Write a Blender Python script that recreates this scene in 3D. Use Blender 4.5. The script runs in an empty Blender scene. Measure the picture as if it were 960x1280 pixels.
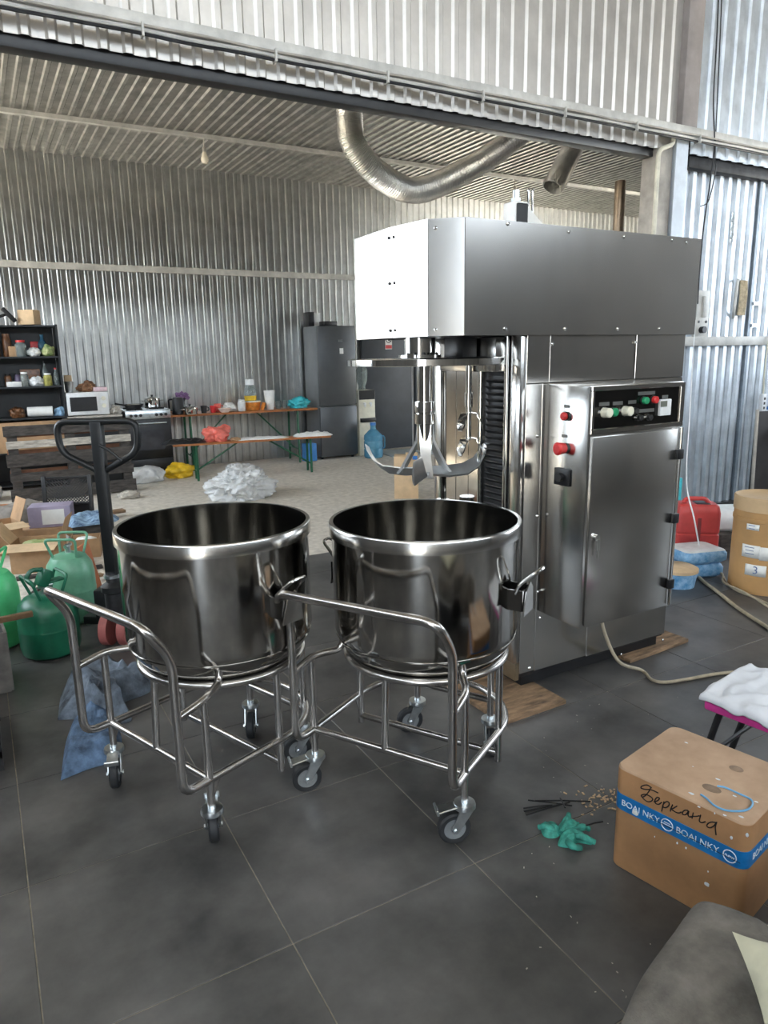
import bpy, bmesh, math, random
from mathutils import Vector, Matrix, noise
sc = bpy.context.scene
COL = sc.collection
random.seed(7)
PI = math.pi
R = math.radians

# ---------------------------------------------------------------- camera
F_PX, YAW, PITCH, ROLL, EYE = 888.878, R(29.3668), R(12.4956), R(1.0371), 1.53
fw = Vector((math.sin(YAW)*math.cos(PITCH), math.cos(YAW)*math.cos(PITCH), -math.sin(PITCH)))
r0 = Vector((math.cos(YAW), -math.sin(YAW), 0)); d0 = fw.cross(r0)
rt = r0*math.cos(ROLL) + d0*math.sin(ROLL); dn = -r0*math.sin(ROLL) + d0*math.cos(ROLL)
CAM = Vector((0, 0, EYE))
cd = bpy.data.cameras.new('camera'); cd.sensor_fit = 'HORIZONTAL'; cd.sensor_width = 36; cd.lens = F_PX/960*36
cd.clip_start = 0.05; cd.clip_end = 300
co = bpy.data.objects.new('camera', cd); COL.objects.link(co)
mx = Matrix((rt, -dn, -fw)).transposed().to_4x4(); mx.translation = CAM; co.matrix_world = mx
sc.camera = co
# pixel of the 960x1280 photograph -> point on a surface of the place
def ray(x, y): return rt*((x-480)/F_PX) + dn*((y-640)/F_PX) + fw
def GZ(x, y, z=0.0): d = ray(x, y); return CAM + d*((z-EYE)/d.z)
def GY(x, y, Y): d = ray(x, y); return CAM + d*(Y/d.y)
def GX(x, y, X): d = ray(x, y); return CAM + d*(X/d.x)

# ---------------------------------------------------------------- world, sun, exposure
w = bpy.data.worlds.new('sky'); sc.world = w; w.use_nodes = True
nt = w.node_tree; bg = nt.nodes['Background']
bg.inputs[0].default_value = (0.80, 0.90, 1.0, 1); bg.inputs[1].default_value = 3.3
sd = bpy.data.lights.new('sun', 'SUN'); sd.energy = 26; sd.angle = R(2); sd.color = (1, 0.93, 0.8)
so = bpy.data.objects.new('sun', sd); COL.objects.link(so)
so.rotation_euler = Vector((0.20, 0.35, -0.95)).to_track_quat('-Z', 'Y').to_euler()
# the openings of the building guide the sky's sampling (portals emit nothing themselves)
def portal(loc, rot, sx, sy):
    l = bpy.data.lights.new('daylight_portal', 'AREA'); l.shape = 'RECTANGLE'; l.size = sx; l.size_y = sy; l.cycles.is_portal = True
    o = bpy.data.objects.new('daylight_portal', l); COL.objects.link(o); o.location = loc; o.rotation_euler = rot
portal((-2.33, 7.1, 2.4), (0, R(-90), 0), 1.9, 5.7)
portal((-4.1, -4.6, 2.15), (0, R(-90), 0), 4.3, 2.4)
portal((-4.1, -0.8, 5.4), (0, R(-90), 0), 1.8, 10.0)
portal((10.1, 1.65, 2.68), (0, R(90), 0), 2.3, 4.5)
portal((3.0, -6.1, 5.4), (R(90), 0, 0), 14.2, 2.4)
vs = sc.view_settings; vs.view_transform = 'Standard'; vs.look = 'None'; vs.gamma = 1; vs.use_curve_mapping = False
vs.exposure = 1.5

# ---------------------------------------------------------------- materials
MATS = {}
def mat(name, col, rough=0.5, metal=0.0, var=0.12, scale=9.0, bump=0.0, bscale=None, baniso=None, trans=0.0, col2=None, coord='pos', emis=None, rvar=0.0, alpha=1.0, detail=5, aniso=None):
    m = bpy.data.materials.new(name); m.use_nodes = True; MATS[name] = m
    nt = m.node_tree; b = nt.nodes['Principled BSDF']
    b.inputs['Roughness'].default_value = rough; b.inputs['Metallic'].default_value = metal
    if trans: b.inputs['Transmission Weight'].default_value = trans; b.inputs['IOR'].default_value = 1.35
    if alpha < 1: b.inputs['Alpha'].default_value = alpha
    if coord == 'pos': src = nt.nodes.new('ShaderNodeNewGeometry').outputs['Position']
    else: src = nt.nodes.new('ShaderNodeTexCoord').outputs['Object']
    if aniso:
        mp = nt.nodes.new('ShaderNodeMapping'); mp.inputs['Scale'].default_value = aniso
        nt.links.new(src, mp.inputs[0]); src = mp.outputs[0]
    n = nt.nodes.new('ShaderNodeTexNoise'); n.inputs['Scale'].default_value = scale; n.inputs['Detail'].default_value = detail
    n.inputs['Roughness'].default_value = 0.62
    nt.links.new(src, n.inputs['Vector'])
    rp = nt.nodes.new('ShaderNodeValToRGB')
    c2 = col2 if col2 else tuple(min(1, c*(1+var*2)) for c in col)
    c1 = col if col2 else tuple(c*(1-var*1.6) for c in col)
    rp.color_ramp.elements[0].position = 0.32; rp.color_ramp.elements[1].position = 0.68
    rp.color_ramp.elements[0].color = (*c1, 1); rp.color_ramp.elements[1].color = (*c2, 1)
    nt.links.new(n.outputs['Fac'], rp.inputs[0]); nt.links.new(rp.outputs[0], b.inputs['Base Color'])
    if rvar:
        mr = nt.nodes.new('ShaderNodeMapRange'); mr.inputs[1].default_value = 0.3; mr.inputs[2].default_value = 0.7
        mr.inputs[3].default_value = max(0.02, rough-rvar); mr.inputs[4].default_value = rough+rvar
        nt.links.new(n.outputs['Fac'], mr.inputs[0]); nt.links.new(mr.outputs[0], b.inputs['Roughness'])
    if bump:
        n2 = nt.nodes.new('ShaderNodeTexNoise'); n2.inputs['Scale'].default_value = bscale or scale*3; n2.inputs['Detail'].default_value = 3
        if baniso:
            m2 = nt.nodes.new('ShaderNodeMapping'); m2.inputs['Scale'].default_value = baniso; n2.inputs['Detail'].default_value = 1
            nt.links.new(src, m2.inputs[0]); nt.links.new(m2.outputs[0], n2.inputs['Vector'])
        else: nt.links.new(src, n2.inputs['Vector'])
        bp = nt.nodes.new('ShaderNodeBump'); bp.inputs['Strength'].default_value = bump; bp.inputs['Distance'].default_value = 0.01
        nt.links.new(n2.outputs['Fac'], bp.inputs['Height']); nt.links.new(bp.outputs[0], b.inputs['Normal'])
    if emis:
        b.inputs['Emission Color'].default_value = (*emis[0], 1); b.inputs['Emission Strength'].default_value = emis[1]
    return m
STEEL  = mat('brushed_stainless', (0.56, 0.55, 0.53), 0.19, 1, 0.05, 3, 0.10, 4, baniso=(1, 1, 0.25))
SHEET  = mat('stainless_sheet', (0.54, 0.525, 0.50), 0.22, 1, 0.04, 3, 0.22, 5, baniso=(1, 1, 0.18))
POT    = mat('polished_bowl_steel', (0.40, 0.385, 0.36), 0.11, 1, 0.12, 5, 0.06, 6)
TUBE   = mat('satin_steel_tube', (0.52, 0.50, 0.48), 0.26, 1, 0.10, 14)
CHROME = mat('chrome', (0.72, 0.72, 0.70), 0.08, 1, 0.04, 6)
ZINC   = mat('zinc_plated', (0.62, 0.66, 0.68), 0.28, 1, 0.10, 20)
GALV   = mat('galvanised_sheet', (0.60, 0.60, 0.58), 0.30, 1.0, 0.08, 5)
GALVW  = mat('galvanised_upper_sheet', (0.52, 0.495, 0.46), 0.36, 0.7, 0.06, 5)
GATE   = mat('galvanised_gate_sheet', (0.56, 0.60, 0.64), 0.40, 0.7, 0.10, 5)
GREYP  = mat('grey_paint_steel', (0.50, 0.49, 0.46), 0.5, 0.1, 0.12, 6)
WARMG  = mat('beige_grey_paint', (0.38, 0.35, 0.31), 0.55, 0.1, 0.15, 6)
WHITEP = mat('white_paint', (0.72, 0.72, 0.70), 0.4, 0, 0.06, 8)
BLACK  = mat('black_plastic', (0.012, 0.012, 0.013), 0.4, 0, 0.2, 10)
DARK   = mat('dark_steel', (0.03, 0.03, 0.032), 0.45, 0.4, 0.3, 10)
RUBBER = mat('rubber', (0.02, 0.021, 0.023), 0.6, 0, 0.2, 20)
HUB    = mat('grey_hub_plastic', (0.19, 0.20, 0.205), 0.45, 0, 0.1, 20)
RED    = mat('red_plastic', (0.55, 0.03, 0.03), 0.35, 0, 0.1, 10)
GREENB = mat('green_button', (0.02, 0.28, 0.12), 0.35, 0, 0.1, 10)
CREAM  = mat('cream_plastic', (0.75, 0.72, 0.58), 0.4, 0, 0.05, 10)
WHITE  = mat('white_plastic', (0.75, 0.76, 0.76), 0.45, 0, 0.05, 10)
CARD   = mat('cardboard', (0.42, 0.26, 0.14), 0.75, 0, 0.12, 6)
CARDL  = mat('pale_cardboard', (0.60, 0.43, 0.26), 0.75, 0, 0.10, 6)
WOOD   = mat('raw_wood', (0.22, 0.14, 0.08), 0.75, 0, 0.35, 3, 0.15, 30, aniso=(3, 12, 12))
GREYW  = mat('weathered_wood', (0.055, 0.048, 0.043), 0.8, 0, 0.35, 3, 0.15, 30, aniso=(3, 12, 12))
PALEW  = mat('pale_grey_wood', (0.42, 0.39, 0.34), 0.8, 0, 0.25, 3, 0.15, 30, aniso=(3, 12, 12))
GREENC = mat('green_cylinder_paint', (0.08, 0.50, 0.20), 0.35, 0, 0.12, 6)
GREEND = mat('dark_green_cylinder_paint', (0.012, 0.13, 0.07), 0.35, 0, 0.15, 6)
GREENM = mat('mid_green_cylinder_paint', (0.13, 0.34, 0.22), 0.35, 0, 0.15, 6)
BLUE   = mat('blue_paint', (0.03, 0.16, 0.48), 0.4, 0, 0.1, 10)
PAPER  = mat('paper', (0.78, 0.78, 0.75), 0.7, 0, 0.04, 10)

# ---------------------------------------------------------------- mesh builder
def fillet(pts, r, n=5):
    pts = [Vector(p) for p in pts]; out = [pts[0]]
    for i in range(1, len(pts)-1):
        a, b, c = pts[i-1], pts[i], pts[i+1]
        u, v = a-b, c-b; k = min(r, u.length*0.49, v.length*0.49)
        p, q = b+u.normalized()*k, b+v.normalized()*k
        for j in range(n+1):
            t = j/n; out.append(p*(1-t)**2 + b*2*t*(1-t) + q*t*t)
    out.append(pts[-1]); return out
def smooth_path(pts, n=8):
    pts = [Vector(p) for p in pts]; out = []
    P = [pts[0]*2-pts[1]] + pts + [pts[-1]*2-pts[-2]]
    for i in range(1, len(P)-2):
        p0, p1, p2, p3 = P[i-1:i+3]
        for j in range(n):
            t = j/n
            out.append(0.5*(2*p1 + (p2-p0)*t + (2*p0-5*p1+4*p2-p3)*t*t + (3*p1-p0-3*p2+p3)*t**3))
    out.append(pts[-1]); return out
class MB:
    def __init__(s): s.bm = bmesh.new()
    def _x(s, vs, m):
        if m is not None: bmesh.ops.transform(s.bm, matrix=m, verts=vs)
    def box(s, c, size, rot=None, bev=0.0, seg=2):
        m = Matrix.Translation(Vector(c)) @ (rot.to_4x4() if rot is not None else Matrix()) @ Matrix.Diagonal((*size, 1))
        g = bmesh.ops.create_cube(s.bm, size=1, matrix=m)['verts']
        if bev:
            es = list({e for v in g for e in v.link_edges})
            bmesh.ops.bevel(s.bm, geom=es, offset=bev, segments=seg, affect='EDGES', profile=0.5)
        return s
    def bx(s, x0, x1, y0, y1, z0, z1, bev=0.0, seg=2):
        return s.box(((x0+x1)/2, (y0+y1)/2, (z0+z1)/2), (x1-x0, y1-y0, z1-z0), None, bev, seg)
    def cyl(s, a, b, r, r2=None, n=20):
        return s.tube([a, b], r, n, r2=r2)
    def tube(s, pts, r, n=10, closed=False, r2=None, rad=None, caps=True):
        pts = [Vector(p) for p in pts]; k = len(pts); rings = []
        up = None
        for i, p in enumerate(pts):
            if closed: t = pts[(i+1) % k]-pts[i-1]
            else: t = pts[min(i+1, k-1)]-pts[max(i-1, 0)]
            t.normalize()
            if up is None: up = t.orthogonal().normalized()
            else:
                up = up - t*up.dot(t)
                up = up.normalized() if up.length > 1e-6 else t.orthogonal().normalized()
            bi = t.cross(up)
            rr = rad[i] if rad else (r if r2 is None else r+(r2-r)*i/(k-1))
            rings.append([s.bm.verts.new(p+(up*math.cos(2*PI*j/n)+bi*math.sin(2*PI*j/n))*rr) for j in range(n)])
        for i in range(k if closed else k-1):
            A, B = rings[i], rings[(i+1) % k]
            for j in range(n): s.bm.faces.new((A[j], A[(j+1) % n], B[(j+1) % n], B[j]))
        if caps and not closed:
            s.bm.faces.new(rings[0][::-1]); s.bm.faces.new(rings[-1])
        return s
    def lathe(s, prof, c=(0, 0, 0), n=40, m=None):
        c = Vector(c); rings = []; vs = []
        for r, z in prof:
            if r < 1e-6: rg = [s.bm.verts.new(c+Vector((0, 0, z)))]
            else: rg = [s.bm.verts.new(c+Vector((r*math.cos(2*PI*j/n), r*math.sin(2*PI*j/n), z))) for j in range(n)]
            rings.append(rg); vs += rg
        for A, B in zip(rings, rings[1:]):
            for j in range(n):
                q = [A[j % len(A)], A[(j+1) % len(A)], B[(j+1) % len(B)], B[j % len(B)]]
                f = []
                for v in q:
                    if v not in f: f.append(v)
                if len(f) > 2: s.bm.faces.new(f)
        s._x(vs, m); return s
    def prism(s, poly, h0, h1, m=None):
        a = [s.bm.verts.new((x, y, h0)) for x, y in poly]; b = [s.bm.verts.new((x, y, h1)) for x, y in poly]
        n = len(poly); s.bm.faces.new(a[::-1]); s.bm.faces.new(b)
        for i in range(n): s.bm.faces.new((a[i], a[(i+1) % n], b[(i+1) % n], b[i]))
        s._x(a+b, m); return s
    def loft(s, rings, close_ends=True):
        rs = [[s.bm.verts.new(p) for p in r] for r in rings]; n = len(rs[0])
        for A, B in zip(rs, rs[1:]):
            for j in range(n): s.bm.faces.new((A[j], A[(j+1) % n], B[(j+1) % n], B[j]))
        if close_ends: s.bm.faces.new(rs[0][::-1]); s.bm.faces.new(rs[-1])
        return s
    def sheet(s, rows):
        vs = [[s.bm.verts.new(p) for p in r] for r in rows]
        for A, B in zip(vs, vs[1:]):
            for j in range(len(A)-1): s.bm.faces.new((A[j], A[j+1], B[j+1], B[j]))
        return s
    def blob(s, c, size, seed=0, crumple=0.25, freq=3.0, sub=4, flat=True):
        c = Vector(c); sz = Vector(size)/2
        vs = bmesh.ops.create_icosphere(s.bm, subdivisions=sub, radius=1)['verts']
        o = Vector((seed*7.3, seed*3.1, seed*1.7))
        for v in vs:
            d = v.co.copy()
            k = 1 + crumple*(noise.ridged_multi_fractal(d*freq+o, 1.0, 2.0, 3, 1.0, 2.0)-1.0)*0.5 + crumple*0.8*noise.noise(d*1.6+o)
            p = Vector((d.x*sz.x, d.y*sz.y, d.z*sz.z))*k
            if flat: p.z = max(p.z, -sz.z*0.72)
            v.co = c+p
        if flat:
            zmin = min(v.co.z for v in vs)
            for v in vs: v.co.z += (c.z - zmin)
        return s
    def patch(s, outline, h, z0=0.003, seed=0, rings=12, freq=9.0, n=64):
        o = [Vector((p[0], p[1], 0)) for p in outline]; c = sum(o, Vector())/len(o)
        per = smooth_path(o+[o[0]], 10)[:-1]
        off = Vector((seed*5.1, seed*2.3, 0)); rs = []
        for i in range(rings):
            f = 1-i/rings; rr = []
            for p in per:
                q = c+(p-c)*f
                k = noise.ridged_multi_fractal(q*freq+off, 1.0, 2.0, 3, 1.0, 2.0)
                e = min(1.0, (1-f)*3.2)
                rr.append((q.x, q.y, z0 + 0.004 + e*h*(0.15+0.42*k) + 0.003*math.sin(40*q.x+seed)))
            rs.append(rr)
        bot = [(p.x, p.y, z0) for p in per]
        vs = [[s.bm.verts.new(p) for p in r] for r in [bot]+rs]; m = len(per)
        for A, B in zip(vs, vs[1:]):
            for j in range(m): s.bm.faces.new((A[j], A[(j+1) % m], B[(j+1) % m], B[j]))
        s.bm.faces.new(vs[-1]); s.bm.faces.new(vs[0][::-1])
        return s
    def xf(s, m): bmesh.ops.transform(s.bm, matrix=m, verts=s.bm.verts[:]); return s
    def mesh(s, name, m, sharp=35):
        bmesh.ops.recalc_face_normals(s.bm, faces=s.bm.faces[:])
        me = bpy.data.meshes.new(name); s.bm.to_mesh(me); s.bm.free()
        for p in me.polygons: p.use_smooth = True
        me.set_sharp_from_angle(angle=R(sharp)); me.materials.append(m)
        return me
def obj(name, mb, m, parent=None, sharp=35):
    me = mb if isinstance(mb, bpy.types.Mesh) else mb.mesh(name, m, sharp)
    o = bpy.data.objects.new(name, me); COL.objects.link(o)
    if parent is not None: o.parent = parent
    return o
def tag(o, label, cat, group=None):
    o['label'] = label; o['category'] = cat
    if group: o['group'] = group
    return o
def thing(name, label, cat, loc=(0, 0, 0), rz=0.0, group=None):
    o = bpy.data.objects.new(name, None); COL.objects.link(o); o.empty_display_size = 0.1
    o.location = loc; o.rotation_euler = (0, 0, rz); return tag(o, label, cat, group)
def one(name, mb, m, label, cat, loc=(0, 0, 0), rz=0.0, group=None, sharp=35):
    o = obj(name, mb, m, None, sharp); o.location = loc; o.rotation_euler = (0, 0, rz); return tag(o, label, cat, group)
def struct(name, mb, m, parent=None, sharp=35):
    o = obj(name, mb, m, parent, sharp)
    if parent is None: o['kind'] = 'structure'
    return o
def text(name, s, size, m, parent, mtx, depth=0.0004, align='CENTER'):
    cu = bpy.data.curves.new(name, 'FONT'); cu.body = s; cu.size = size; cu.extrude = depth; cu.align_x = align; cu.align_y = 'CENTER'
    t = bpy.data.objects.new(name, cu); COL.objects.link(t)
    me = bpy.data.meshes.new_from_object(t.evaluated_get(bpy.context.evaluated_depsgraph_get()))
    bpy.data.objects.remove(t); me.transform(mtx); me.materials.clear(); me.materials.append(m)
    return obj(name, me, m, parent)
def rotz(a): return Matrix.Rotation(a, 3, 'Z')

# ---------------------------------------------------------------- setting
FX, FY, TP = 0.557, 1.527, 0.60
TILE = mat('dark_floor_tile', (0.026, 0.026, 0.027), 0.40, 0, 0, 1.9, 0.04, 60, col2=(0.15, 0.145, 0.138), detail=8)
GROUT = mat('tile_grout', (0.27, 0.235, 0.18), 0.9, 0, 0.2, 20)
CONC = mat('bare_concrete', (0.50, 0.46, 0.40), 0.8, 0, 0, 14, 0.3, 60, col2=(0.74, 0.69, 0.61), detail=9)
YARD = mat('yard_concrete', (0.42, 0.40, 0.36), 0.9, 0, 0.1, 0.5)
TILE_END = 4.98
struct('ground', MB().bx(-60, 60, -60, 60, -0.30, -0.05), YARD)
fl = struct('floor', MB().bx(-4, 10, -6, TILE_END, -0.05, -0.0025), GROUT)
struct('floor_concrete', MB().bx(-2.2, 14, TILE_END, 10.45, -0.05, 0.0), CONC)
tile_me = MB().bx(-TP/2+0.0016, TP/2-0.0016, -TP/2+0.0016, TP/2-0.0016, -0.012, 0.0, 0.0012, 1).mesh('floor_tile', TILE)
tile_half = MB().bx(-TP/2+0.0016, TP/2-0.0016, -TP/2+0.0016, TILE_END-(FY+5.5*TP)-0.002, -0.012, 0.0, 0.0012, 1).mesh('floor_tile_cut', TILE)
for i in range(-5, 13):
    for j in range(-3, 6):
        c = Vector((FX+(i+0.5)*TP, FY+(j+0.5)*TP, 0))
        v = c-CAM; zc = v.dot(fw)
        if zc < 0.3: continue
        px, py = 480+F_PX*v.dot(rt)/zc, 640+F_PX*v.dot(dn)/zc
        if not (-260 < px < 1220 and py < 1700): continue
        o = obj('floor_tile', tile_half if j == 5 else tile_me, TILE, fl); o.location = c
# remaining tiles beyond the view as one part
mb = MB()
for i in range(-8, 16):
    for j in range(-13, 6):
        c = Vector((FX+(i+0.5)*TP, FY+(j+0.5)*TP, 0)); v = c-CAM; zc = v.dot(fw)
        if zc >= 0.3:
            px, py = 480+F_PX*v.dot(rt)/zc, 640+F_PX*v.dot(dn)/zc
            if -260 < px < 1220 and py < 1700 and -5 <= i < 13 and j >= -3: continue
        if c.x < -3.8 or c.x > 9.8 or c.y < -5.8: continue
        ye = TILE_END-0.002 if j == 5 else c.y+TP/2-0.0016
        mb.bx(c.x-TP/2+0.0016, c.x+TP/2-0.0016, c.y-TP/2+0.0016, ye, -0.012, 0.0)
o = obj('floor_tile_field', mb, TILE, fl); o['kind'] = 'stuff'

def corr_profile(u0, u1, pitch, rib, slope, depth):
    pts = [(u0, 0)]; u = u0
    while u < u1:
        for du, d in ((0, 0), (slope, depth), (slope+rib, depth), (2*slope+rib, 0)):
            if u+du <= u1 and (u+du > pts[-1][0]): pts.append((u+du, d))
        u += pitch
    pts.append((u1, pts[-1][1])); return pts
def corr_wall(x0, x1, z0, z1, Y, pitch, rib, slope, depth, sgn=-1):
    pr = corr_profile(x0, x1, pitch, rib, slope, depth)
    t = 0.004
    fr = [(x, Y+sgn*d) for x, d in pr]; bk = [(x, Y+sgn*d-sgn*t) for x, d in pr]
    mb = MB(); mb.sheet([[(x, y, z0) for x, y in fr], [(x, y, z1) for x, y in fr]])
    mb.sheet([[(x, y, z0) for x, y in bk], [(x, y, z1) for x, y in bk]])
    mb.sheet([[(x, y, z0) for x, y in fr], [(x, y, z0) for x, y in bk]])
    return mb
YB, YH, ZC, ZH = 10.3, 4.25, 4.03, 3.085
# back room
struct('wall_back', corr_wall(-2.3, 14, 0.0, ZC+0.02, YB, 0.109, 0.028, 0.012, 0.021), GALV, sharp=20)
pr = corr_profile(-2.3, 14, 0.109, 0.03, 0.012, 0.016)
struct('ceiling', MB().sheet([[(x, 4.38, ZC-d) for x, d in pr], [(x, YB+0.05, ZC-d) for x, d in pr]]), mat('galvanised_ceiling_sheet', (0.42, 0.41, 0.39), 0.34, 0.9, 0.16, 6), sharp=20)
struct('ceiling_slab', MB().bx(-2.6, 14.1, 4.38, YB+0.3, ZC+0.03, ZC+0.15), DARK)
struct('wall_back_outer', MB().bx(-2.6, 14.1, YB+0.05, YB+0.2, -0.05, ZC+0.03), DARK)
struct('trim_1', MB().bx(-2.2, 6.9, YB-0.05, YB-0.018, 2.66, 2.74), GREYP)
struct('trim_2', MB().bx(-2.2, 14, 8.66, 8.72, ZC-0.06, ZC-0.017), GREYP)
struct('wall_back_right', MB().bx(13.9, 14.1, 4.3, YB, 0, ZC), DARK)
mb = MB(); mb.bx(-2.45, -2.2, 4.3, YB+0.05, 3.35, ZC+0.02); mb.bx(-2.45, -2.2, 9.95, YB+0.05, -0.05, 3.35); mb.bx(-2.45, -2.2, 4.3, 9.95, -0.05, 1.45)
struct('wall_back_left', mb, WARMG)  # unseen; low part added across the opening to darken reflections
# header wall over the opening, and the gate bay to the right of the column
UPZ = 6.6
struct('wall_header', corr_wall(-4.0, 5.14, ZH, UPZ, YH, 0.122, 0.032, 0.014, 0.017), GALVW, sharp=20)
struct('wall_header_right', corr_wall(5.32, 10.0, ZH, UPZ, YH-0.01, 0.150, 0.062, 0.012, 0.018), GATE, sharp=20)
struct('wall_header_back', MB().bx(-4, 10, YH+0.03, YH+0.12, ZH+0.06, UPZ), DARK)
struct('trim_3', MB().bx(-4, 10, YH-0.075, YH-0.02, 3.205, 3.265, 0.004), GREYP)
struct('trim_4', MB().bx(-4, 4.92, YH+0.02, YH+0.12, ZH-0.055, ZH+0.03, 0.003), BLACK)
struct('gate_gap_shade', MB().bx(5.34, 10, YH+0.01, YH+0.11, ZH-0.09, ZH+0.0, 0.003), DARK)  # dark strip stands in for the shadow under the header
mb = MB(); mb.bx(4.93, 5.10, YH-0.02, YH+0.14, 0, ZH+0.1, 0.004)
struct('trim_6', mb, WARMG)
struct('trim_7', MB().bx(5.14, 5.32, YH-0.06, YH+0.10, 3.265, UPZ, 0.004), mat('brown_grey_column', (0.24, 0.21, 0.20), 0.6, 0, 0.12, 4))
mb = MB(); mb.bx(5.12, 5.22, YH-0.04, YH+0.1, 0, 3.2, 0.003); mb.bx(5.10, 5.24, YH-0.055, YH-0.042, 0, 3.2)
struct('trim_8', mb, mat('pale_blue_grey_column', (0.55, 0.60, 0.66), 0.45, 0.2, 0.1, 4))
g = struct('wall_gate', corr_wall(5.26, 10.0, 0.04, 3.04, YH+0.12, 0.118, 0.045, 0.012, 0.028), GATE, sharp=20)
obj('gate_rail', MB().bx(5.26, 10, YH+0.04, YH+0.098, 1.555, 1.635, 0.003), GREYP, g)
obj('gate_bottom_rail', MB().bx(5.26, 10, YH+0.05, YH+0.10, 0.0, 0.06), DARK, g)
mb = MB(); mb.bx(6.40, 6.44, YH+0.07, YH+0.10, 0.06, 3.0)
obj('gate_leaf_edge', mb, mat('gate_seam', (0.22, 0.26, 0.30), 0.5, 0.4), g)
for z in (1.92, 1.72): obj('gate_hinge', MB().bx(6.44, 6.54, YH+0.055, YH+0.072, z, z+0.03), ZINC, g)
struct('wall_gate_back', MB().bx(5.2, 10, YH+0.14, YH+0.2, 0, ZH+0.1), DARK)
# front hall shell, unseen; its openings are shaped for the light and reflections
ROOF = mat('hall_roof_sheet', (0.20, 0.19, 0.175), 0.6, 0.2, 0.1, 2)
HALL = mat('hall_wall_sheet', (0.16, 0.15, 0.14), 0.6, 0.2, 0.15, 2)
struct('ceiling_hall', MB().bx(-5.1, 10.2, -7.3, YH+0.15, UPZ, UPZ+0.1), ROOF)  # unseen roof, eaves extended to block sun from the openings
mb = MB(); mb.bx(-4.2, 10.2, -6.2, -6.0, -0.05, 4.2)  # clerestory left open above to add sky light to the hall
for x in (-4.2, -1.4, 1.4, 4.2, 7.0, 9.9): mb.bx(x, x+0.25, -6.2, -6.0, 4.2, UPZ)
struct('wall_front', mb, HALL)
mb = MB(); mb.bx(-4.2, -4.0, -6, -5.8, -0.05, UPZ); mb.bx(-4.2, -4.0, -3.15, YH+0.1, -0.05, 4.3); mb.bx(-4.2, -4, -5.8, YH+0.1, 4.3, 4.5); mb.bx(-4.2, -4, -5.8, YH+0.1, 6.3, UPZ)
for y in (-3.4, -1.0, 1.4, 3.9): mb.bx(-4.2, -4, y, y+0.15, 4.5, 6.3)  # clerestory added to brighten the header ribs
struct('wall_left', mb, HALL)
mb = MB(); mb.bx(10, 10.2, -6, -0.6, -0.05, UPZ); mb.bx(10, 10.2, 3.9, YH+0.1, -0.05, UPZ); mb.bx(10, 10.2, -0.6, 3.9, 3.8, UPZ); mb.bx(10, 10.2, -0.6, 3.9, -0.05, 1.55)
struct('wall_right', mb, HALL)
struct('wall_left_return', MB().bx(-4.1, -2.2, YH+0.02, YH+0.15, -0.05, ZH+0.1), HALL)

# ---------------------------------------------------------------- mixing machine
mc = thing('planetary_mixer', 'tall stainless steel dual-shaft mixing machine with control cabinet and overhanging head', 'mixer', (2.47, 2.63, 0.0))
MI = Matrix.Translation((-2.47, -2.63, 0))
def mp(name, mb, m, parent=None, sharp=30): return obj(name, mb.xf(MI), m, parent or mc, sharp)
Z0 = 0.022
FYM = 2.31
def bolt(mb, p, n, r=0.007, h=0.006):
    p, n = Vector(p), Vector(n); return mb.tube([p, p+n*h*0.6, p+n*h], r, 8, rad=[r, r, r*0.5])
mp('base_plinth', MB().bx(2.03, 2.94, 2.345, 2.93, Z0, 0.075), BLACK)
mp('column', MB().bx(1.985, 2.955, 2.325, 2.945, 0.075, 1.60, 0.003), DARK)
def front_panel(x0, x1, z0, z1, y=FYM): return mp('front_panel', MB().bx(x0+0.0012, x1-0.0012, y, 2.325, z0+0.0012, z1-0.0012, 0.0015, 1), SHEET)
xa, xb = GY(688, 440, FYM).x, GY(795, 440, FYM).x
front_panel(1.987, xa, 1.40, 1.598); front_panel(xa, xb, 1.40, 1.598, FYM+0.004); front_panel(xb, 2.957, 1.40, 1.598)
front_panel(1.987, 2.075, 0.10, 1.40); front_panel(2.075, 2.40, 0.095, 1.40); front_panel(2.40, 2.957, 0.09, 1.40)
for (px, py) in ((672, 545), (672, 645), (672, 740), (676, 772), (776, 818), (690, 430), (794, 428), (662, 835), (828, 800)):
    p = GY(px, py, FYM); mp('bolt', bolt(MB(), p, (0, -1, 0)), CHROME)
mp('side_panel', MB().bx(2.955, 2.962, 2.325, 2.945, 0.08, 1.60), SHEET)
mp('rear_panel', MB().bx(1.985, 2.957, 2.945, 2.952, 0.08, 1.60), SHEET)
# end face towards the bowls: frame, bellows guard, centre panel
XE = 1.985
mp('end_frame', MB().bx(XE-0.03, XE, 2.31, 2.375, 0.16, 1.598, 0.003), STEEL)
mp('end_frame', MB().bx(XE-0.03, XE, 2.375, 2.90, 0.16, 0.205, 0.003), CREAM)  # cream colour paints the bright reflection on this steel bar
mp('end_frame', MB().bx(XE-0.03, XE, 2.895, 2.952, 0.16, 1.598, 0.003), STEEL)
mp('end_sill', MB().bx(XE-0.02, XE, 2.31, 2.95, 0.075, 0.158), mat('plank_reflection_steel', (0.32, 0.26, 0.18), 0.3, 0.8))  # brown of the steel is the plank's reflection put into the colour
mp('guide_rail', MB().cyl((XE-0.035, 2.392, 0.21), (XE-0.035, 2.392, 1.595), 0.011), CHROME)
mp('guide_rail', MB().cyl((XE-0.035, 2.572, 0.21), (XE-0.035, 2.572, 1.595), 0.011), CHROME)
mp('bellows_back', MB().bx(XE-0.006, XE-0.001, 2.403, 2.56, 0.21, 1.43), BLACK)
slat_me = MB().box((0, 0, 0), (0.022, 0.150, 0.005), Matrix.Rotation(R(38), 3, 'Y'), 0.001, 1).mesh('slat', mat('bellows_slat', (0.05, 0.05, 0.052), 0.35, 0.3))
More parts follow.
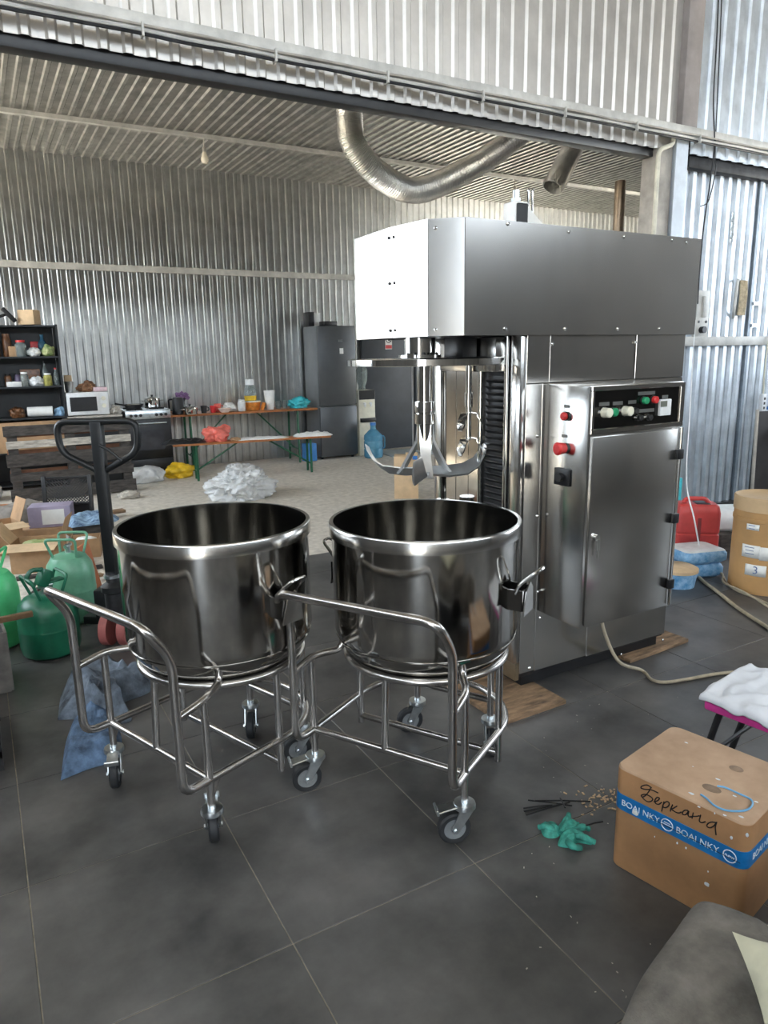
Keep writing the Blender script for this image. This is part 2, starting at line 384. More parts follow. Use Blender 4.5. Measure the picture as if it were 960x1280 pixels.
for k in range(44):
    o = obj('slat', slat_me, None, mc); o.location = Vector((XE-0.014, 2.4815, 0.225+k*0.0275)) - mc.location
for k, (a, b) in enumerate(((2.585, 2.69), (2.69, 2.79), (2.79, 2.893))):
    mp('end_panel', MB().bx(XE-0.012, XE, a+0.001, b-0.001, 0.206, 1.597, 0.0015, 1), POT)
# hood (cover) made of separate folded sheets
ZA, ZB = 1.596, 2.02
plan = [(1.66, 2.295), (1.556, 2.39), (1.517, 2.60), (1.523, 2.93), (1.63, 2.985), (3.0, 2.985), (3.0, 2.295)]
cx, cy = 2.2, 2.64
inner = [(x+(cx-x)*0.012, y+(cy-y)*0.03) for x, y in plan]
mp('hood_core', MB().prism(inner, ZA+0.003, ZB-0.004), DARK)
names = ['hood_panel']*7
for i in range(7):
    a, b = Vector(plan[i]), Vector(plan[(i+1) % 7]); t = (b-a).normalized(); nrm = Vector((-t.y, t.x))
    if nrm.dot(Vector((cx, cy))-(a+b)/2) < 0: nrm = -nrm
    g_ = 0.0016
    if i == 1: a = a - t*0.0; 
    q = [a+t*g_, b-t*g_, b-t*g_+nrm*0.006, a+t*g_+nrm*0.006]
    mp('hood_panel', MB().prism([tuple(v) for v in q], ZA, ZB), STEEL if i in (0, 1, 2) else SHEET)
mp('hood_top', MB().prism(plan, ZB, ZB+0.004), SHEET)
for (px, py) in ((635, 280), (711, 290), (780, 296), (840, 300), (631, 411), (706, 411), (772, 411), (824, 411), (858, 303)):
    p = GY(px, py, 2.295); mp('bolt', bolt(MB(), (p.x, 2.295, p.z), (0, -1, 0)), CHROME)
for z in (1.625, 1.81, 1.985):
    for y in (2.583, 2.615):
        x = 1.517+(0.004 if y < 2.6 else 0)
        mp('bolt', bolt(MB(), (x, y, z), (-1, 0, 0), 0.006), BLACK)
for z in (1.62, 1.99): mp('bolt', bolt(MB(), (1.578, 2.37, z), (-0.7, -0.7, 0)), CHROME)
# lifting bracket on the hood
bs = mp('lifting_bracket', MB().bx(2.04, 2.115, 2.47, 2.55, ZB+0.004, ZB+0.125, 0.008), WHITEP)
mp('tube_end', MB().bx(2.048, 2.107, 2.4675, 2.4705, ZB+0.014, ZB+0.115, 0.004, 1), BLACK, bs)
mp('gusset', MB().prism([(2.115, ZB+0.115), (2.115, ZB+0.004), (2.26, ZB+0.004)], -2.50, -2.485, Matrix.Rotation(R(90), 4, 'X')), WHITEP, bs)
mp('bracket_nut', MB().cyl((2.085, 2.52, ZB+0.125), (2.085, 2.52, ZB+0.143), 0.022, n=6), ZINC, bs)
mp('bracket_bolt', MB().cyl((2.085, 2.52, ZB+0.143), (2.085, 2.52, ZB+0.175), 0.014), ZINC, bs)
for dx in (0, 0.022):
    mp('lifting_loop', MB().tube(fillet([(2.19+dx, 2.56, ZB+0.07), (2.185+dx, 2.56, ZB+0.20), (2.205+dx, 2.575, ZB+0.20), (2.212+dx, 2.59, ZB+0.004)], 0.02), 0.005, 8), CHROME, bs)
# arm, lid and tools
CX, CY = 1.692, 2.61
mp('neck', MB().lathe([(0, 1.595), (0.066, 1.595), (0.066, 1.525), (0.09, 1.525), (0.09, 1.513), (0, 1.513)], (CX-0.035, CY, 0), 40), CHROME)
mp('carriage', MB().bx(1.80, 1.875, 2.50, 2.64, 1.513, 1.596, 0.004), BLACK)
mp('carriage_arm', MB().bx(1.885, 1.965, 2.385, 2.80, 1.45, 1.592, 0.004), STEEL)
lid = mp('bowl_lid', MB().lathe([(0, 1.513), (0.325, 1.513), (0.338, 1.508), (0.338, 1.484), (0.328, 1.482), (0.328, 1.490), (0, 1.490)], (CX, CY, 0), 72), CHROME)
for a in (200, 225, 250, 275, 300):
    mp('lid_bolt', bolt(MB(), (CX-0.035+0.08*math.cos(R(a)), CY+0.08*math.sin(R(a)), 1.525), (0, 0, 1), 0.007, 0.01), BLACK, lid)
mp('lid_lug', MB().bx(CX-0.16, CX-0.13, CY-0.10, CY-0.09, 1.513, 1.533), STEEL, lid)
SX = CX-0.012
mp('mixing_shaft', MB().lathe([(0, 1.49), (0.034, 1.49), (0.034, 1.33), (0.043, 1.33), (0.045, 1.32), (0.045, 1.285), (0.040, 1.28), (0.045, 1.275), (0.045, 1.235), (0.036, 1.23), (0.036, 1.12), (0.02, 1.10), (0, 1.10)], (SX, CY, 0), 32), CHROME)
CAST = mat('cast_stirrer_steel', (0.74, 0.75, 0.76), 0.34, 0.9, 0.05, 10)
def blade(az, L, sw):
    mb = MB(); rr = []
    d = Vector((math.cos(az), math.sin(az), 0)); s_ = Vector((-d.y, d.x, 0))
    prof = [(0.02, 0.0, .050), (0.10, -0.008, .062), (0.18, -0.005, .064), (0.23, 0.018, .058), (0.262, 0.06, .046), (0.272, 0.085, .034)]
    for rad_, z, wd in prof:
        c_ = Vector((SX, CY, 1.025)) + d*rad_*L + Vector((0, 0, z*1.1))
        tw = R(35); a_ = s_*math.cos(tw)+Vector((0, 0, 1))*math.sin(tw); n_ = a_.cross(d)
        rr.append([c_+a_*wd*0.55+n_*0.003, c_-a_*wd*0.55+n_*0.006, c_-a_*wd*0.55-n_*0.006, c_+a_*wd*0.55-n_*0.003])
    mb.loft(rr); return mb
for az in (-6, 118, 232):
    b_ = mp('stirrer_blade', blade(R(az), 1.12, 0), CAST)
    d = Vector((math.cos(R(az+8)), math.sin(R(az+8)), 0)); s_ = Vector((-d.y, d.x, 0)); c0 = Vector((SX, CY, 0))
    rr = []
    for rad_, z, wd in ((0.02, 1.235, .05), (0.03, 1.16, .05), (0.065, 1.10, .045), (0.105, 1.03, .055), (0.12, 1.012, .06)):
        p = c0+d*rad_+Vector((0, 0, z)); nrm = Vector((d.x, d.y, 0.4)).normalized()*0.006
        rr.append([p+s_*wd*.5+nrm, p-s_*wd*.5+nrm, p-s_*wd*.5-nrm, p+s_*wd*.5-nrm])
    mp('stirrer_arm', MB().loft(rr), CAST)
# high speed disperser shaft
DX, DY = 1.865, 2.545
ds = mp('disperser_shaft', MB().lathe([(0, 1.49), (0.014, 1.49), (0.014, 1.36), (0.019, 1.36), (0.019, 1.30), (0.013, 1.30), (0.013, 1.155), (0, 1.15)], (DX, DY, 0), 20), CHROME)
for z in (1.275, 1.165):
    for k in range(3):
        a = R(200+120*k); d = Vector((math.cos(a), math.sin(a), 0)); s_ = Vector((-d.y, d.x, 0)); c_ = Vector((DX, DY, z)); rr = []
        for rad_, dz, wd in ((0.008, 0, .028), (0.035, -0.005, .036), (0.058, -0.045, .038), (0.064, -0.075, .020)):
            p = c_+d*rad_+Vector((0, 0, dz)); nn = Vector((d.x*.5, d.y*.5, .8))*0.002
            rr.append([p+s_*wd*.5+nn, p-s_*wd*.5+nn, p-s_*wd*.5-nn, p+s_*wd*.5-nn])
        mp('disperser_blade', MB().loft(rr), CHROME, ds)
mp('locating_cone', MB().lathe([(0, 0.075), (0.11, 0.075), (0.11, 0.10), (0.032, 0.105), (0.030, 0.75), (0.046, 0.75), (0.035, 0.84), (0, 0.84)], (1.90, 2.80, 0), 28), CHROME)
# control cabinet
X0, X1, Y0, Y1, ZL, ZT = 2.09, 2.64, 2.052, 2.309, 0.385, 1.396
cab = mp('control_cabinet', MB().bx(X0, X1, Y0, Y1, ZL, ZT, 0.004), STEEL)
cab['label'] = 'stainless control cabinet bolted to the machine front'
mp('cabinet_door', MB().bx(X0+0.016, X1-0.03, Y0-0.012, Y0-0.001, ZL+0.012, 1.195, 0.003), SHEET, cab)
for (a, b, c, d) in ((X0+0.003, X1-0.003, 1.375, 1.393), (X0+0.003, X1-0.003, 1.205, 1.225), (X0+0.003, X0+0.018, 1.225, 1.375), (X1-0.030, X1-0.003, 1.225, 1.375)):
    mp('panel_frame', MB().bx(a, b, Y0-0.010, Y0-0.0005, c, d, 0.002, 1), STEEL, cab)
mp('control_panel', MB().bx(X0+0.019, X1-0.031, Y0-0.004, Y0-0.0005, 1.226, 1.374), mat('dark_mirror_panel', (0.05, 0.048, 0.045), 0.08, 0.9, 0.1, 8), cab)
mp('side_strip', MB().cyl((X1-0.012, Y0-0.012, ZL+0.01), (X1-0.012, Y0-0.012, 1.20), 0.007), CHROME, cab)
for z in [GY(*q, Y0).z for q in ((845, 567), (838.7, 647), (831, 729))]:
    mp('hinge', MB().bx(X1-0.042, X1-0.004, Y0-0.028, Y0-0.012, z-0.022, z+0.022, 0.004), BLACK, cab)
YP = Y0-0.004
def knob(px, py, m, r, L, nm, ring=None):
    p = GY(px, py, YP); mb = MB().tube([(p.x, YP, p.z), (p.x, YP-L, p.z), (p.x, YP-L-0.003, p.z)], r, 20, rad=[r, r, r*0.8])
    mp(nm, mb, m, cab)
    if ring: mp('button_ring', MB().cyl((p.x, YP, p.z), (p.x, YP-0.006, p.z), r*1.18), ring, cab)
knob(754, 515.5, CREAM, 0.019, 0.035, 'indicator_knob', CHROME); knob(766, 515, GREENB, 0.017, 0.016, 'push_button', BLACK); knob(780, 513.5, CREAM, 0.019, 0.035, 'indicator_knob', CHROME)
knob(791, 513.5, BLACK, 0.013, 0.022, 'rotary_switch', CHROME); knob(797, 522, BLACK, 0.012, 0.02, 'rotary_switch', CHROME); knob(809, 521.5, BLACK, 0.012, 0.02, 'rotary_switch', CHROME)
knob(804, 500.5, GREENB, 0.015, 0.02, 'push_button', BLACK); knob(816, 499.5, RED, 0.015, 0.02, 'push_button', BLACK)
p = GY(829, 509, YP)
me_ = mp('display_meter', MB().bx(p.x-0.034, p.x+0.034, YP-0.014, YP, p.z-0.034, p.z+0.034, 0.003), WHITE, cab)
for (px, py, wd) in ((755, 505, .055), (772, 504, .055), (790, 502.5, .045), (808, 491.5, .10), (831, 496, .035), (808, 513, .09)):
    q = GY(px, py, YP); mp('label_plate', MB().bx(q.x-wd/2, q.x+wd/2, YP-0.0022, YP-0.0004, q.z-0.007, q.z+0.007), mat('grey_plate', (0.16, 0.16, 0.15), 0.4, 0.5) if 'grey_plate' not in MATS else MATS['grey_plate'], cab)
q = GY(829.5, 506, YP-0.014); mp('meter_screen', MB().bx(q.x-0.017, q.x+0.02, YP-0.016, YP-0.013, q.z-0.008, q.z+0.016), mat('lcd', (0.16, 0.17, 0.14), 0.3, 0), cab)
# side face buttons (facing the bowls)
def sbtn(px, py, r, L, m, ringr):
    p = GX(px, py, X0); mb = MB().tube([(X0, p.y, p.z), (X0-L, p.y, p.z), (X0-L-0.006, p.y, p.z)], r, 20, rad=[r*0.75, r, r*0.7])
    mp('push_button', mb, m, cab); mp('button_ring', MB().cyl((X0, p.y, p.z), (X0-0.010, p.y, p.z), ringr), BLACK, cab)
sbtn(709, 520, 0.017, 0.022, RED, 0.019); sbtn(707, 560, 0.027, 0.045, RED, 0.022)
p = GX(704, 596, X0)
mp('switch_plate', MB().bx(X0-0.012, X0, p.y-0.045, p.y+0.045, p.z-0.037, p.z+0.037, 0.006), BLACK, cab)
mp('switch_knob', MB().cyl((X0-0.012, p.y, p.z), (X0-0.03, p.y, p.z), 0.018), BLACK, cab)
for (px, py) in ((709, 508), (706, 545)):
    p = GX(px, py, X0); mp('label_plate', MB().bx(X0-0.002, X0+0.001, p.y-0.016, p.y+0.016, p.z-0.006, p.z+0.006), MATS['grey_plate'], cab)
p = GY(741, 672, Y0-0.012)
mp('door_lock', MB().cyl((p.x+0.01, Y0-0.012, p.z), (p.x+0.01, Y0-0.03, p.z), 0.014), CHROME, cab)
mp('lock_key', MB().bx(p.x+0.004, p.x+0.022, Y0-0.034, Y0-0.030, p.z-0.055, p.z-0.004, 0.001, 1).bx(p.x+0.008, p.x+0.018, Y0-0.0335, Y0-0.0305, p.z-0.085, p.z-0.055), CHROME, cab)

# planks under the machine
one('plank', MB().box((0, 0, 0.011), (0.36, 0.74, 0.020), None, 0.002, 1), WOOD, 'worn wooden plank under the machine end beside the bowls', 'plank', (1.925, 2.50, 0), R(1))
one('plank', MB().box((0, 0, 0.011), (0.47, 0.62, 0.020), None, 0.002, 1), WOOD, 'wooden plank under the machine end beside the cabinet cable', 'plank', (2.895, 2.60, 0), R(3))

# ---------------------------------------------------------------- bowls and trolleys
def caster(parent, u, v, ang, brake):
    """swivel caster under (u, v) of a trolley; ang = trailing direction in trolley space"""
    T = Matrix.Translation((u, v, 0)) @ Matrix.Rotation(ang, 4, 'Z')
    k = obj('caster', MB().lathe([(0, 0.150), (0.012, 0.150), (0.012, 0.140), (0.034, 0.139), (0.036, 0.132), (0.036, 0.124), (0.030, 0.118), (0, 0.118)], n=28).xf(T), ZINC, parent)
    for s in (-1, 1):
        obj('fork', MB().prism([(-0.026, 0.126), (0.020, 0.126), (0.045, 0.060), (0.038, 0.042), (0.028, 0.044), (-0.010, 0.100)], -0.002, 0.002, Matrix.Translation((0, s*0.022, 0)) @ Matrix.Rotation(R(90), 4, 'X')).xf(T), ZINC, k)
    wz = Matrix.Translation((0.034, 0, 0.054)) @ Matrix.Rotation(R(90), 4, 'X')
    ty = obj('tyre', MB().lathe([(0.036, -0.015), (0.048, -0.016), (0.0535, -0.010), (0.0535, 0.010), (0.048, 0.016), (0.036, 0.015), (0.036, -0.015)], n=36).xf(T @ wz), RUBBER, k)
    obj('hub', MB().lathe([(0, -0.017), (0.012, -0.017), (0.014, -0.010), (0.037, -0.012), (0.037, 0.012), (0.014, 0.010), (0.012, 0.017), (0, 0.017)], n=28).xf(T @ wz), HUB, k)
    obj('axle', MB().cyl((0.034, -0.030, 0.054), (0.034, 0.030, 0.054), 0.007, n=6).xf(T), ZINC, k)
    if brake:
        obj('brake_pedal', MB().box((0.060, 0, 0.126), (0.062, 0.040, 0.006), Matrix.Rotation(R(12), 3, 'Y'), 0.002, 1).box((0.092, 0, 0.124), (0.008, 0.050, 0.020), Matrix.Rotation(R(12), 3, 'Y'), 0.002, 1).xf(T), ZINC, k)
TR = 0.0125
def trolley(loc, ang, label, cast):
    # trolley space: x = lateral (u), y = towards the machine (v)
    t = thing('bowl_trolley', label, 'trolley', (*loc, 0), ang, None)
    Q = lambda nm, pts, r=TR, f=0.03, m=TUBE, closed=False: obj(nm, MB().tube(fillet(pts, f) if len(pts) > 2 and not closed else pts, r, 12, closed), m, t)
    Q('seat_ring', [(0.285*math.cos(2*PI*i/64), 0.285*math.sin(2*PI*i/64), 0.492) for i in range(64)], 0.013, closed=True)
    zr = 0.238; U = 0.290
    lo = [(U*math.cos(a), U*math.sin(a), zr) for a in [PI*i/32 for i in range(33)]]
    obj('lower_rail', MB().tube([(U, -0.30, zr)]+lo+[(-U, -0.30, zr)], TR, 12), TUBE, t)
    Q('front_rail', [(-U, -0.30, zr), (U, -0.30, zr)])
    h = Q('handle', [(-U, -0.30, zr), (-0.295, -0.40, zr), (-0.295, -0.40, 0.685), (-0.285, -0.48, 0.80), (0.285, -0.48, 0.80), (0.295, -0.40, 0.685), (0.295, -0.40, zr), (U, -0.30, zr)], 0.0145, 0.05)
    for s in (-1, 1):
        Q('mid_rail', [(s*0.295, -0.40, 0.490), (s*0.291, -0.29, 0.512), (s*0.232, -0.192, 0.512), (s*0.229, -0.189, 0.585)], TR, 0.035)
        Q('post', [(s*0.291, -0.30, 0.505), (s*0.291, -0.30, 0.150)])
        Q('post', [(s*0.285, 0.0, 0.490), (s*0.285, 0.0, 0.120)])
        Q('post', [(s*0.160, 0.236, 0.490), (s*0.160, 0.236, 0.150)])
        obj('gusset', MB().prism([(0, 0.235), (0, 0.15), (0.045, 0.235)], -0.002, 0.002, Matrix.Translation((s*0.291, -0.30, 0)) @ Matrix.Rotation(R(90), 4, 'Z') @ Matrix.Rotation(R(90), 4, 'X')), TUBE, t)
        obj('gusset', MB().prism([(0, 0.48), (0, 0.30), (-s*0.055, 0.48)], -0.002, 0.002, Matrix.Translation((s*0.160, 0.236, 0)) @ Matrix.Rotation(R(90), 4, 'X')), TUBE, t)
        obj('gusset', MB().prism([(0, 0.235), (0, 0.14), (0.04, 0.235)], -0.002, 0.002, Matrix.Translation((s*0.285, 0.0, 0)) @ Matrix.Rotation(R(-90), 4, 'Z') @ Matrix.Rotation(R(90), 4, 'X')), TUBE, t)
    Q('post', [(0, -0.285, 0.490), (0, -0.30, 0.238)])
    Q('cross_rail', [(-0.285, 0.0, 0.150), (0.285, 0.0, 0.150)])
    Q('back_rail', [(-0.160, 0.236, 0.215), (0.160, 0.236, 0.215)])
    for (u, v), (a, br) in zip(((-0.291, -0.30), (0.291, -0.30), (-0.160, 0.236), (0.160, 0.236)), cast):
        caster(t, u, v, R(a)-ang, br)
    return t
def bowl(loc, ang, label):
    t = thing('mixing_bowl', label, 'bowl', (*loc, 0.50), ang)
    # outer and inner wall as one thick-walled shell
    o_ = [(0, -0.05), (0.16, -0.048), (0.225, -0.035), (0.268, -0.008), (0.300, 0.035), (0.318, 0.070), (0.325, 0.095), (0.325, 0.470)]
    i_ = [(0.321, 0.470), (0.321, 0.098), (0.313, 0.073), (0.295, 0.040), (0.262, 0.000), (0.22, -0.026), (0.16, -0.040), (0, -0.042)]
    obj('shell', MB().lathe(o_+i_, n=96), POT, t, 25)
    obj('rim_band', MB().lathe([(0.3255, 0.428), (0.334, 0.430), (0.334, 0.468), (0.331, 0.4725), (0.319, 0.4725), (0.319, 0.468), (0.3255, 0.466), (0.3255, 0.428)], n=96), STEEL, t)
    obj('seam_ring', MB().lathe([(0.3175, 0.068), (0.3205, 0.0685), (0.3205, 0.0715), (0.3188, 0.072)], n=96), POT, t)
    for s in (-1, 1):
        hb = obj('lug_bracket', MB().bx(min(s*0.322, s*0.375), max(s*0.322, s*0.375), -0.042, -0.036, 0.205, 0.275).bx(min(s*0.322, s*0.375), max(s*0.322, s*0.375), 0.036, 0.042, 0.205, 0.275).bx(min(s*0.369, s*0.375), max(s*0.369, s*0.375), -0.042, 0.042, 0.205, 0.270), mat('lug_steel', (0.22, 0.21, 0.20), 0.2, 1) if 'lug_steel' not in MATS else MATS['lug_steel'], t)
        obj('catch_plate', MB().prism([(-0.045, 0.19), (0.045, 0.19), (0.040, 0.27), (0.015, 0.295), (-0.02, 0.27)], 0.0, 0.004, Matrix.Translation((s*0.378, 0.0, 0)) @ Matrix.Rotation(R(90), 4, 'Z') @ Matrix.Rotation(R(90), 4, 'X')), STEEL, hb)
        obj('bail_handle', MB().tube(fillet([(s*0.350, -0.040, 0.262), (s*0.362, -0.038, 0.295), (s*0.420, -0.026, 0.345), (s*0.425, 0.026, 0.348), (s*0.362, 0.038, 0.295), (s*0.350, 0.040, 0.262)], 0.02), 0.006, 8), STEEL, hb)
    return t
AB, AA = R(30), math.atan2(.356, .935)
# trolley frame: local y = v direction  ->  rotation = heading - 90 deg ; lateral u = local x
PB, PA = (1.305, 2.031), (0.667, 2.395)
trolley(PB, AB-PI/2, 'steel bowl trolley standing beside the mixing machine', ((168, 1), (160, 1), (165, 0), (243, 0)))
trolley(PA, AA-PI/2, 'steel bowl trolley standing beside the blue jeans on the floor', ((255, 1), (75, 1), (245, 0), (170, 0)))
bowl(PB, AB-PI/2, 'deep stainless mixing bowl on the trolley beside the machine')
bowl(PA, AA-PI/2, 'deep stainless mixing bowl on the trolley next to the blue jeans')

# ---------------------------------------------------------------- ducts, pipes, bulbs, wires
DUCT = mat('aluminium_foil_duct', (0.78, 0.76, 0.72), 0.32, 0.9, 0.06, 12, 0.4, 40)
def duct(pts, r, label):
    path = smooth_path(pts, 14); L = 0; rad = []; fine = []
    for a, b in zip(path, path[1:]):
        for k in range(3): fine.append(a.lerp(b, k/3))
    fine.append(path[-1])
    for i, p in enumerate(fine): rad.append(r*(1+0.06*(1 if i % 2 else -1) + 0.07*noise.noise(p*9)))
    return one('flexible_duct', MB().tube(fine, r, 20, rad=rad, caps=False), DUCT, label, 'duct', sharp=60)
duct([(2.66, 5.2, 3.985), (2.69, 5.2, 3.31), (2.72, 5.2, 3.09), (2.93, 5.2, 2.90), (3.27, 5.2, 2.81), (3.75, 5.2, 3.0), (4.25, 5.2, 3.30), (4.75, 5.2, 3.70), (4.90, 5.2, 3.88)], 0.094, 'long sagging silver foil duct hanging under the corrugated ceiling')
duct([(5.2, 5.2, 3.88), (5.1, 5.2, 3.62), (4.94, 5.2, 3.31), (4.8, 5.2, 3.08), (4.72, 5.2, 2.96)], 0.094, 'short silver foil duct with open end hanging beside the column')
one('flue_pipe', MB().cyl((0, 0, 0), (0, 0, 3.02), 0.048), mat('rusty_pipe', (0.34, 0.25, 0.17), 0.4, 0.6), 'brown rusty metal flue pipe standing behind the machine', 'pipe', (5.30, 4.95, 0))
one('conduit_pipe', MB().tube(fillet([(5.06, 4.20, 3.19), (5.06, 4.20, 3.12), (4.90, 4.20, 3.06), (4.90, 4.20, 0.02)], 0.05), 0.018), mat('ivory_pipe', (0.60, 0.57, 0.46), 0.5), 'ivory pipe bending down the beige column', 'pipe')
cond = thing('cable_conduit', 'bundle of grey conduits clipped along the beam over the opening', 'conduit', (0, 4.152, 3.172))
mb1 = []
for k, (dz, r) in enumerate(((0.0, 0.013), (-0.022, 0.009), (0.018, 0.008))):
    pts = [(-3.9+i*0.1, 0.004*math.sin(i*0.9+k)-0.01*k, dz+0.006*noise.noise(Vector((i*0.3, k*9, 0)))) for i in range(138)]
    obj('conduit', MB().tube(pts, r, 8), (GREYP, DARK, WARMG)[k], cond)
for i in range(10): obj('clip', MB().bx(-1.2+i*0.72, -1.19+i*0.72, -0.035, 0.022, -0.035, 0.03), GREYP, cond)
BULB = mat('bulb_glass', (0.75, 0.68, 0.55), 0.2, 0, 0.03)
for (px, py, lab) in ((250, 170, 'bare light bulb hanging from the ceiling over the kitchen shelf side'), (634, 222, 'bare light bulb hanging from the ceiling above the machine')):
    c = GZ(px, py, ZC); t = thing('light_bulb', lab, 'bulb', (c.x, 8.69, ZC-0.06))
    obj('cord', MB().cyl((0, 0, 0), (0, 0, -0.09), 0.006, n=8), WARMG, t)
    obj('socket', MB().cyl((0, 0, -0.09), (0, 0, -0.14), 0.022), WARMG, t)
    obj('bulb', MB().lathe([(0, -0.14), (0.02, -0.14), (0.03, -0.17), (0.042, -0.20), (0.045, -0.23), (0.03, -0.262), (0, -0.272)], n=20), BULB, t)
one('ceiling_batten', MB().box((0, 0, 0), (0.05, 1.3, 0.05), None, 0.005), mat('warm_batten', (0.62, 0.50, 0.34), 0.5), 'long pale wooden batten fixed under the ceiling beside the duct', 'batten', (3.05, 5.95, ZC-0.042), R(2))

# ---------------------------------------------------------------- kitchen corner along the back wall
WL = lambda px, py, Y: GY(px, py, Y).x
SH = thing('bookcase', 'tall black bookcase crammed with jars against the corrugated wall', 'bookcase', (0.50, 9.78, 0))
BKM = mat('black_laminate', (0.014, 0.016, 0.018), 0.4, 0, 0.2, 5)
for s in (-1, 1): obj('side_panel', MB().bx(s*0.435-0.012, s*0.435+0.012, -0.18, 0.18, 0, 1.95), BKM, SH)
obj('back_panel', MB().bx(-0.42, 0.42, 0.168, 0.18, 0.02, 1.93), BKM, SH)
for z in (0.06, 0.45, 0.86, 1.23, 1.58, 1.94): obj('shelf_board', MB().bx(-0.423, 0.423, -0.18, 0.168, z-0.02, z), BKM, SH)
GLASS = mat('jar_glass', (0.55, 0.62, 0.60), 0.08, 0, 0.1, 20, trans=0.75)
BGLASS = mat('blue_bottle_plastic', (0.14, 0.38, 0.55), 0.12, 0, 0.08, 10, trans=0.65)
BROWN = mat('brown_preserve', (0.16, 0.07, 0.03), 0.3, 0, 0.3, 20)
OLIVE = mat('olive_preserve', (0.32, 0.30, 0.08), 0.3, 0, 0.3, 30)
ORANGE = mat('orange_preserve', (0.62, 0.22, 0.04), 0.35, 0, 0.2, 20)
YELLOW = mat('yellow_plastic', (0.75, 0.48, 0.02), 0.45, 0, 0.12, 10)
LBLUE = mat('light_blue_cloth', (0.30, 0.48, 0.66), 0.7, 0, 0.2, 14)
TEAL = mat('teal_plastic', (0.05, 0.45, 0.50), 0.35, 0, 0.15, 20)
CORAL = mat('coral_plastic', (0.72, 0.16, 0.12), 0.4, 0, 0.15, 12)
WBAG = mat('white_bag_plastic', (0.66, 0.67, 0.67), 0.3, 0, 0.08, 14)
GREENL = mat('lime_green', (0.16, 0.30, 0.08), 0.5, 0, 0, 16, col2=(0.55, 0.52, 0.28))
PURP = mat('purple_flower', (0.22, 0.12, 0.25), 0.6, 0, 0.3, 20)
def jar(x, y, z, r, h, body, lidm, label, name='glass_jar', group=None, glass=True):
    t = thing(name, label, 'jar', (x, y, z), 0, group)
    obj('jar_body', MB().lathe([(0, 0), (r*0.9, 0), (r, 0.012), (r, h*0.74), (r*0.75, h*0.84), (r*0.72, h*0.88), (0, h*0.88)], n=20), body, t)
    obj('lid', MB().lathe([(0, h*0.87), (r*0.82, h*0.87), (r*0.82, h), (0, h)], n=20), lidm, t)
    return t
def bottle(x, y, z, r, h, body, cap, label, name='bottle', group=None):
    t = thing(name, label, 'bottle', (x, y, z), 0, group)
    obj('bottle_body', MB().lathe([(0, 0), (r, 0.004), (r, h*0.58), (r*0.75, h*0.68), (r*0.36, h*0.78), (r*0.32, h*0.92), (0, h*0.92)], n=20), body, t)
    obj('cap', MB().lathe([(0, h*0.915), (r*0.42, h*0.915), (r*0.42, h), (0, h)], n=16), cap, t)
    return t
def shx(px): return min(0.90, max(0.12, WL(px, 460, 9.68)))
# top compartment
for px, lab in ((-2, 'dark brown preserve jar on the top shelf behind the small tan box'), (13, 'dark brown preserve jar on the top shelf nearer the red lid jar')):
    jar(shx(px), 9.84, 1.58, 0.05, 0.27, BROWN, BROWN, lab)
one('small_carton', MB().box((0, 0, 0.06), (0.09, 0.08, 0.12), None, 0.003), CARD, 'small tan carton on the top bookcase shelf', 'box', (shx(19), 9.70, 1.58))
jar(shx(29), 9.68, 1.58, 0.062, 0.19, GLASS, RED, 'clear glass jar with a bright red lid on the bookcase')
one('snack_bag', MB().blob((0, 0, 0), (0.15, 0.16, 0.15), 3, 0.5, 3), GREENL, 'green and yellow snack bag on the top bookcase shelf', 'bag', (shx(63), 9.70, 1.58), sharp=80)
one('paper_bag', MB().blob((0, 0, 0), (0.14, 0.14, 0.12), 5, 0.4, 3), PAPER, 'crumpled white bag between the red lid jar and snack bag', 'bag', (shx(45), 9.70, 1.58), sharp=80)
bottle(shx(58), 9.86, 1.58, 0.052, 0.26, BGLASS, BGLASS, 'pale blue plastic bottle at the back of the top shelf')
one('red_sachet', MB().box((0, 0, 0.09), (0.09, 0.03, 0.18), None, 0.008), RED, 'dark red packet standing behind the white paper bag', 'packet', (shx(48), 9.88, 1.58))
# middle
one('white_carton', MB().box((0, 0, 0.03), (0.16, 0.1, 0.06), None, 0.004), PAPER, 'flat white carton on the middle bookcase shelf', 'box', (shx(15), 9.68, 1.23))
jar(shx(29), 9.68, 1.23, 0.045, 0.17, GLASS, WHITE, 'clear glass jar with pale lid on the middle shelf')
one('clear_bag', MB().blob((0, 0, 0), (0.16, 0.14, 0.13), 9, 0.5, 4), WBAG, 'crumpled white plastic bag on the middle bookcase shelf', 'bag', (shx(44), 9.69, 1.23), sharp=80)
one('brown_carton', MB().box((0, 0, 0.10), (0.22, 0.10, 0.2), None, 0.004), BROWN, 'dark brown carton behind the bag on the middle shelf', 'box', (shx(38), 9.88, 1.23))
jar(shx(58), 9.67, 1.23, 0.048, 0.15, OLIVE, WHITE, 'short jar of olive green preserve on the middle shelf')
bottle(shx(57), 9.84, 1.23, 0.035, 0.29, GLASS, BLACK, 'tall clear bottle with black cap behind the olive jar')
bottle(shx(69), 9.70, 1.23, 0.035, 0.21, GLASS, RED, 'small clear bottle with a red cap on the middle shelf')
jar(shx(9), 9.84, 1.23, 0.04, 0.15, BROWN, DARK, 'small dark brown jar behind the flat white carton')
jar(shx(22), 9.86, 1.23, 0.04, 0.16, mat('mauve_jar', (0.16, 0.12, 0.2), 0.3), DARK, 'dark mauve jar at the back of the middle shelf')
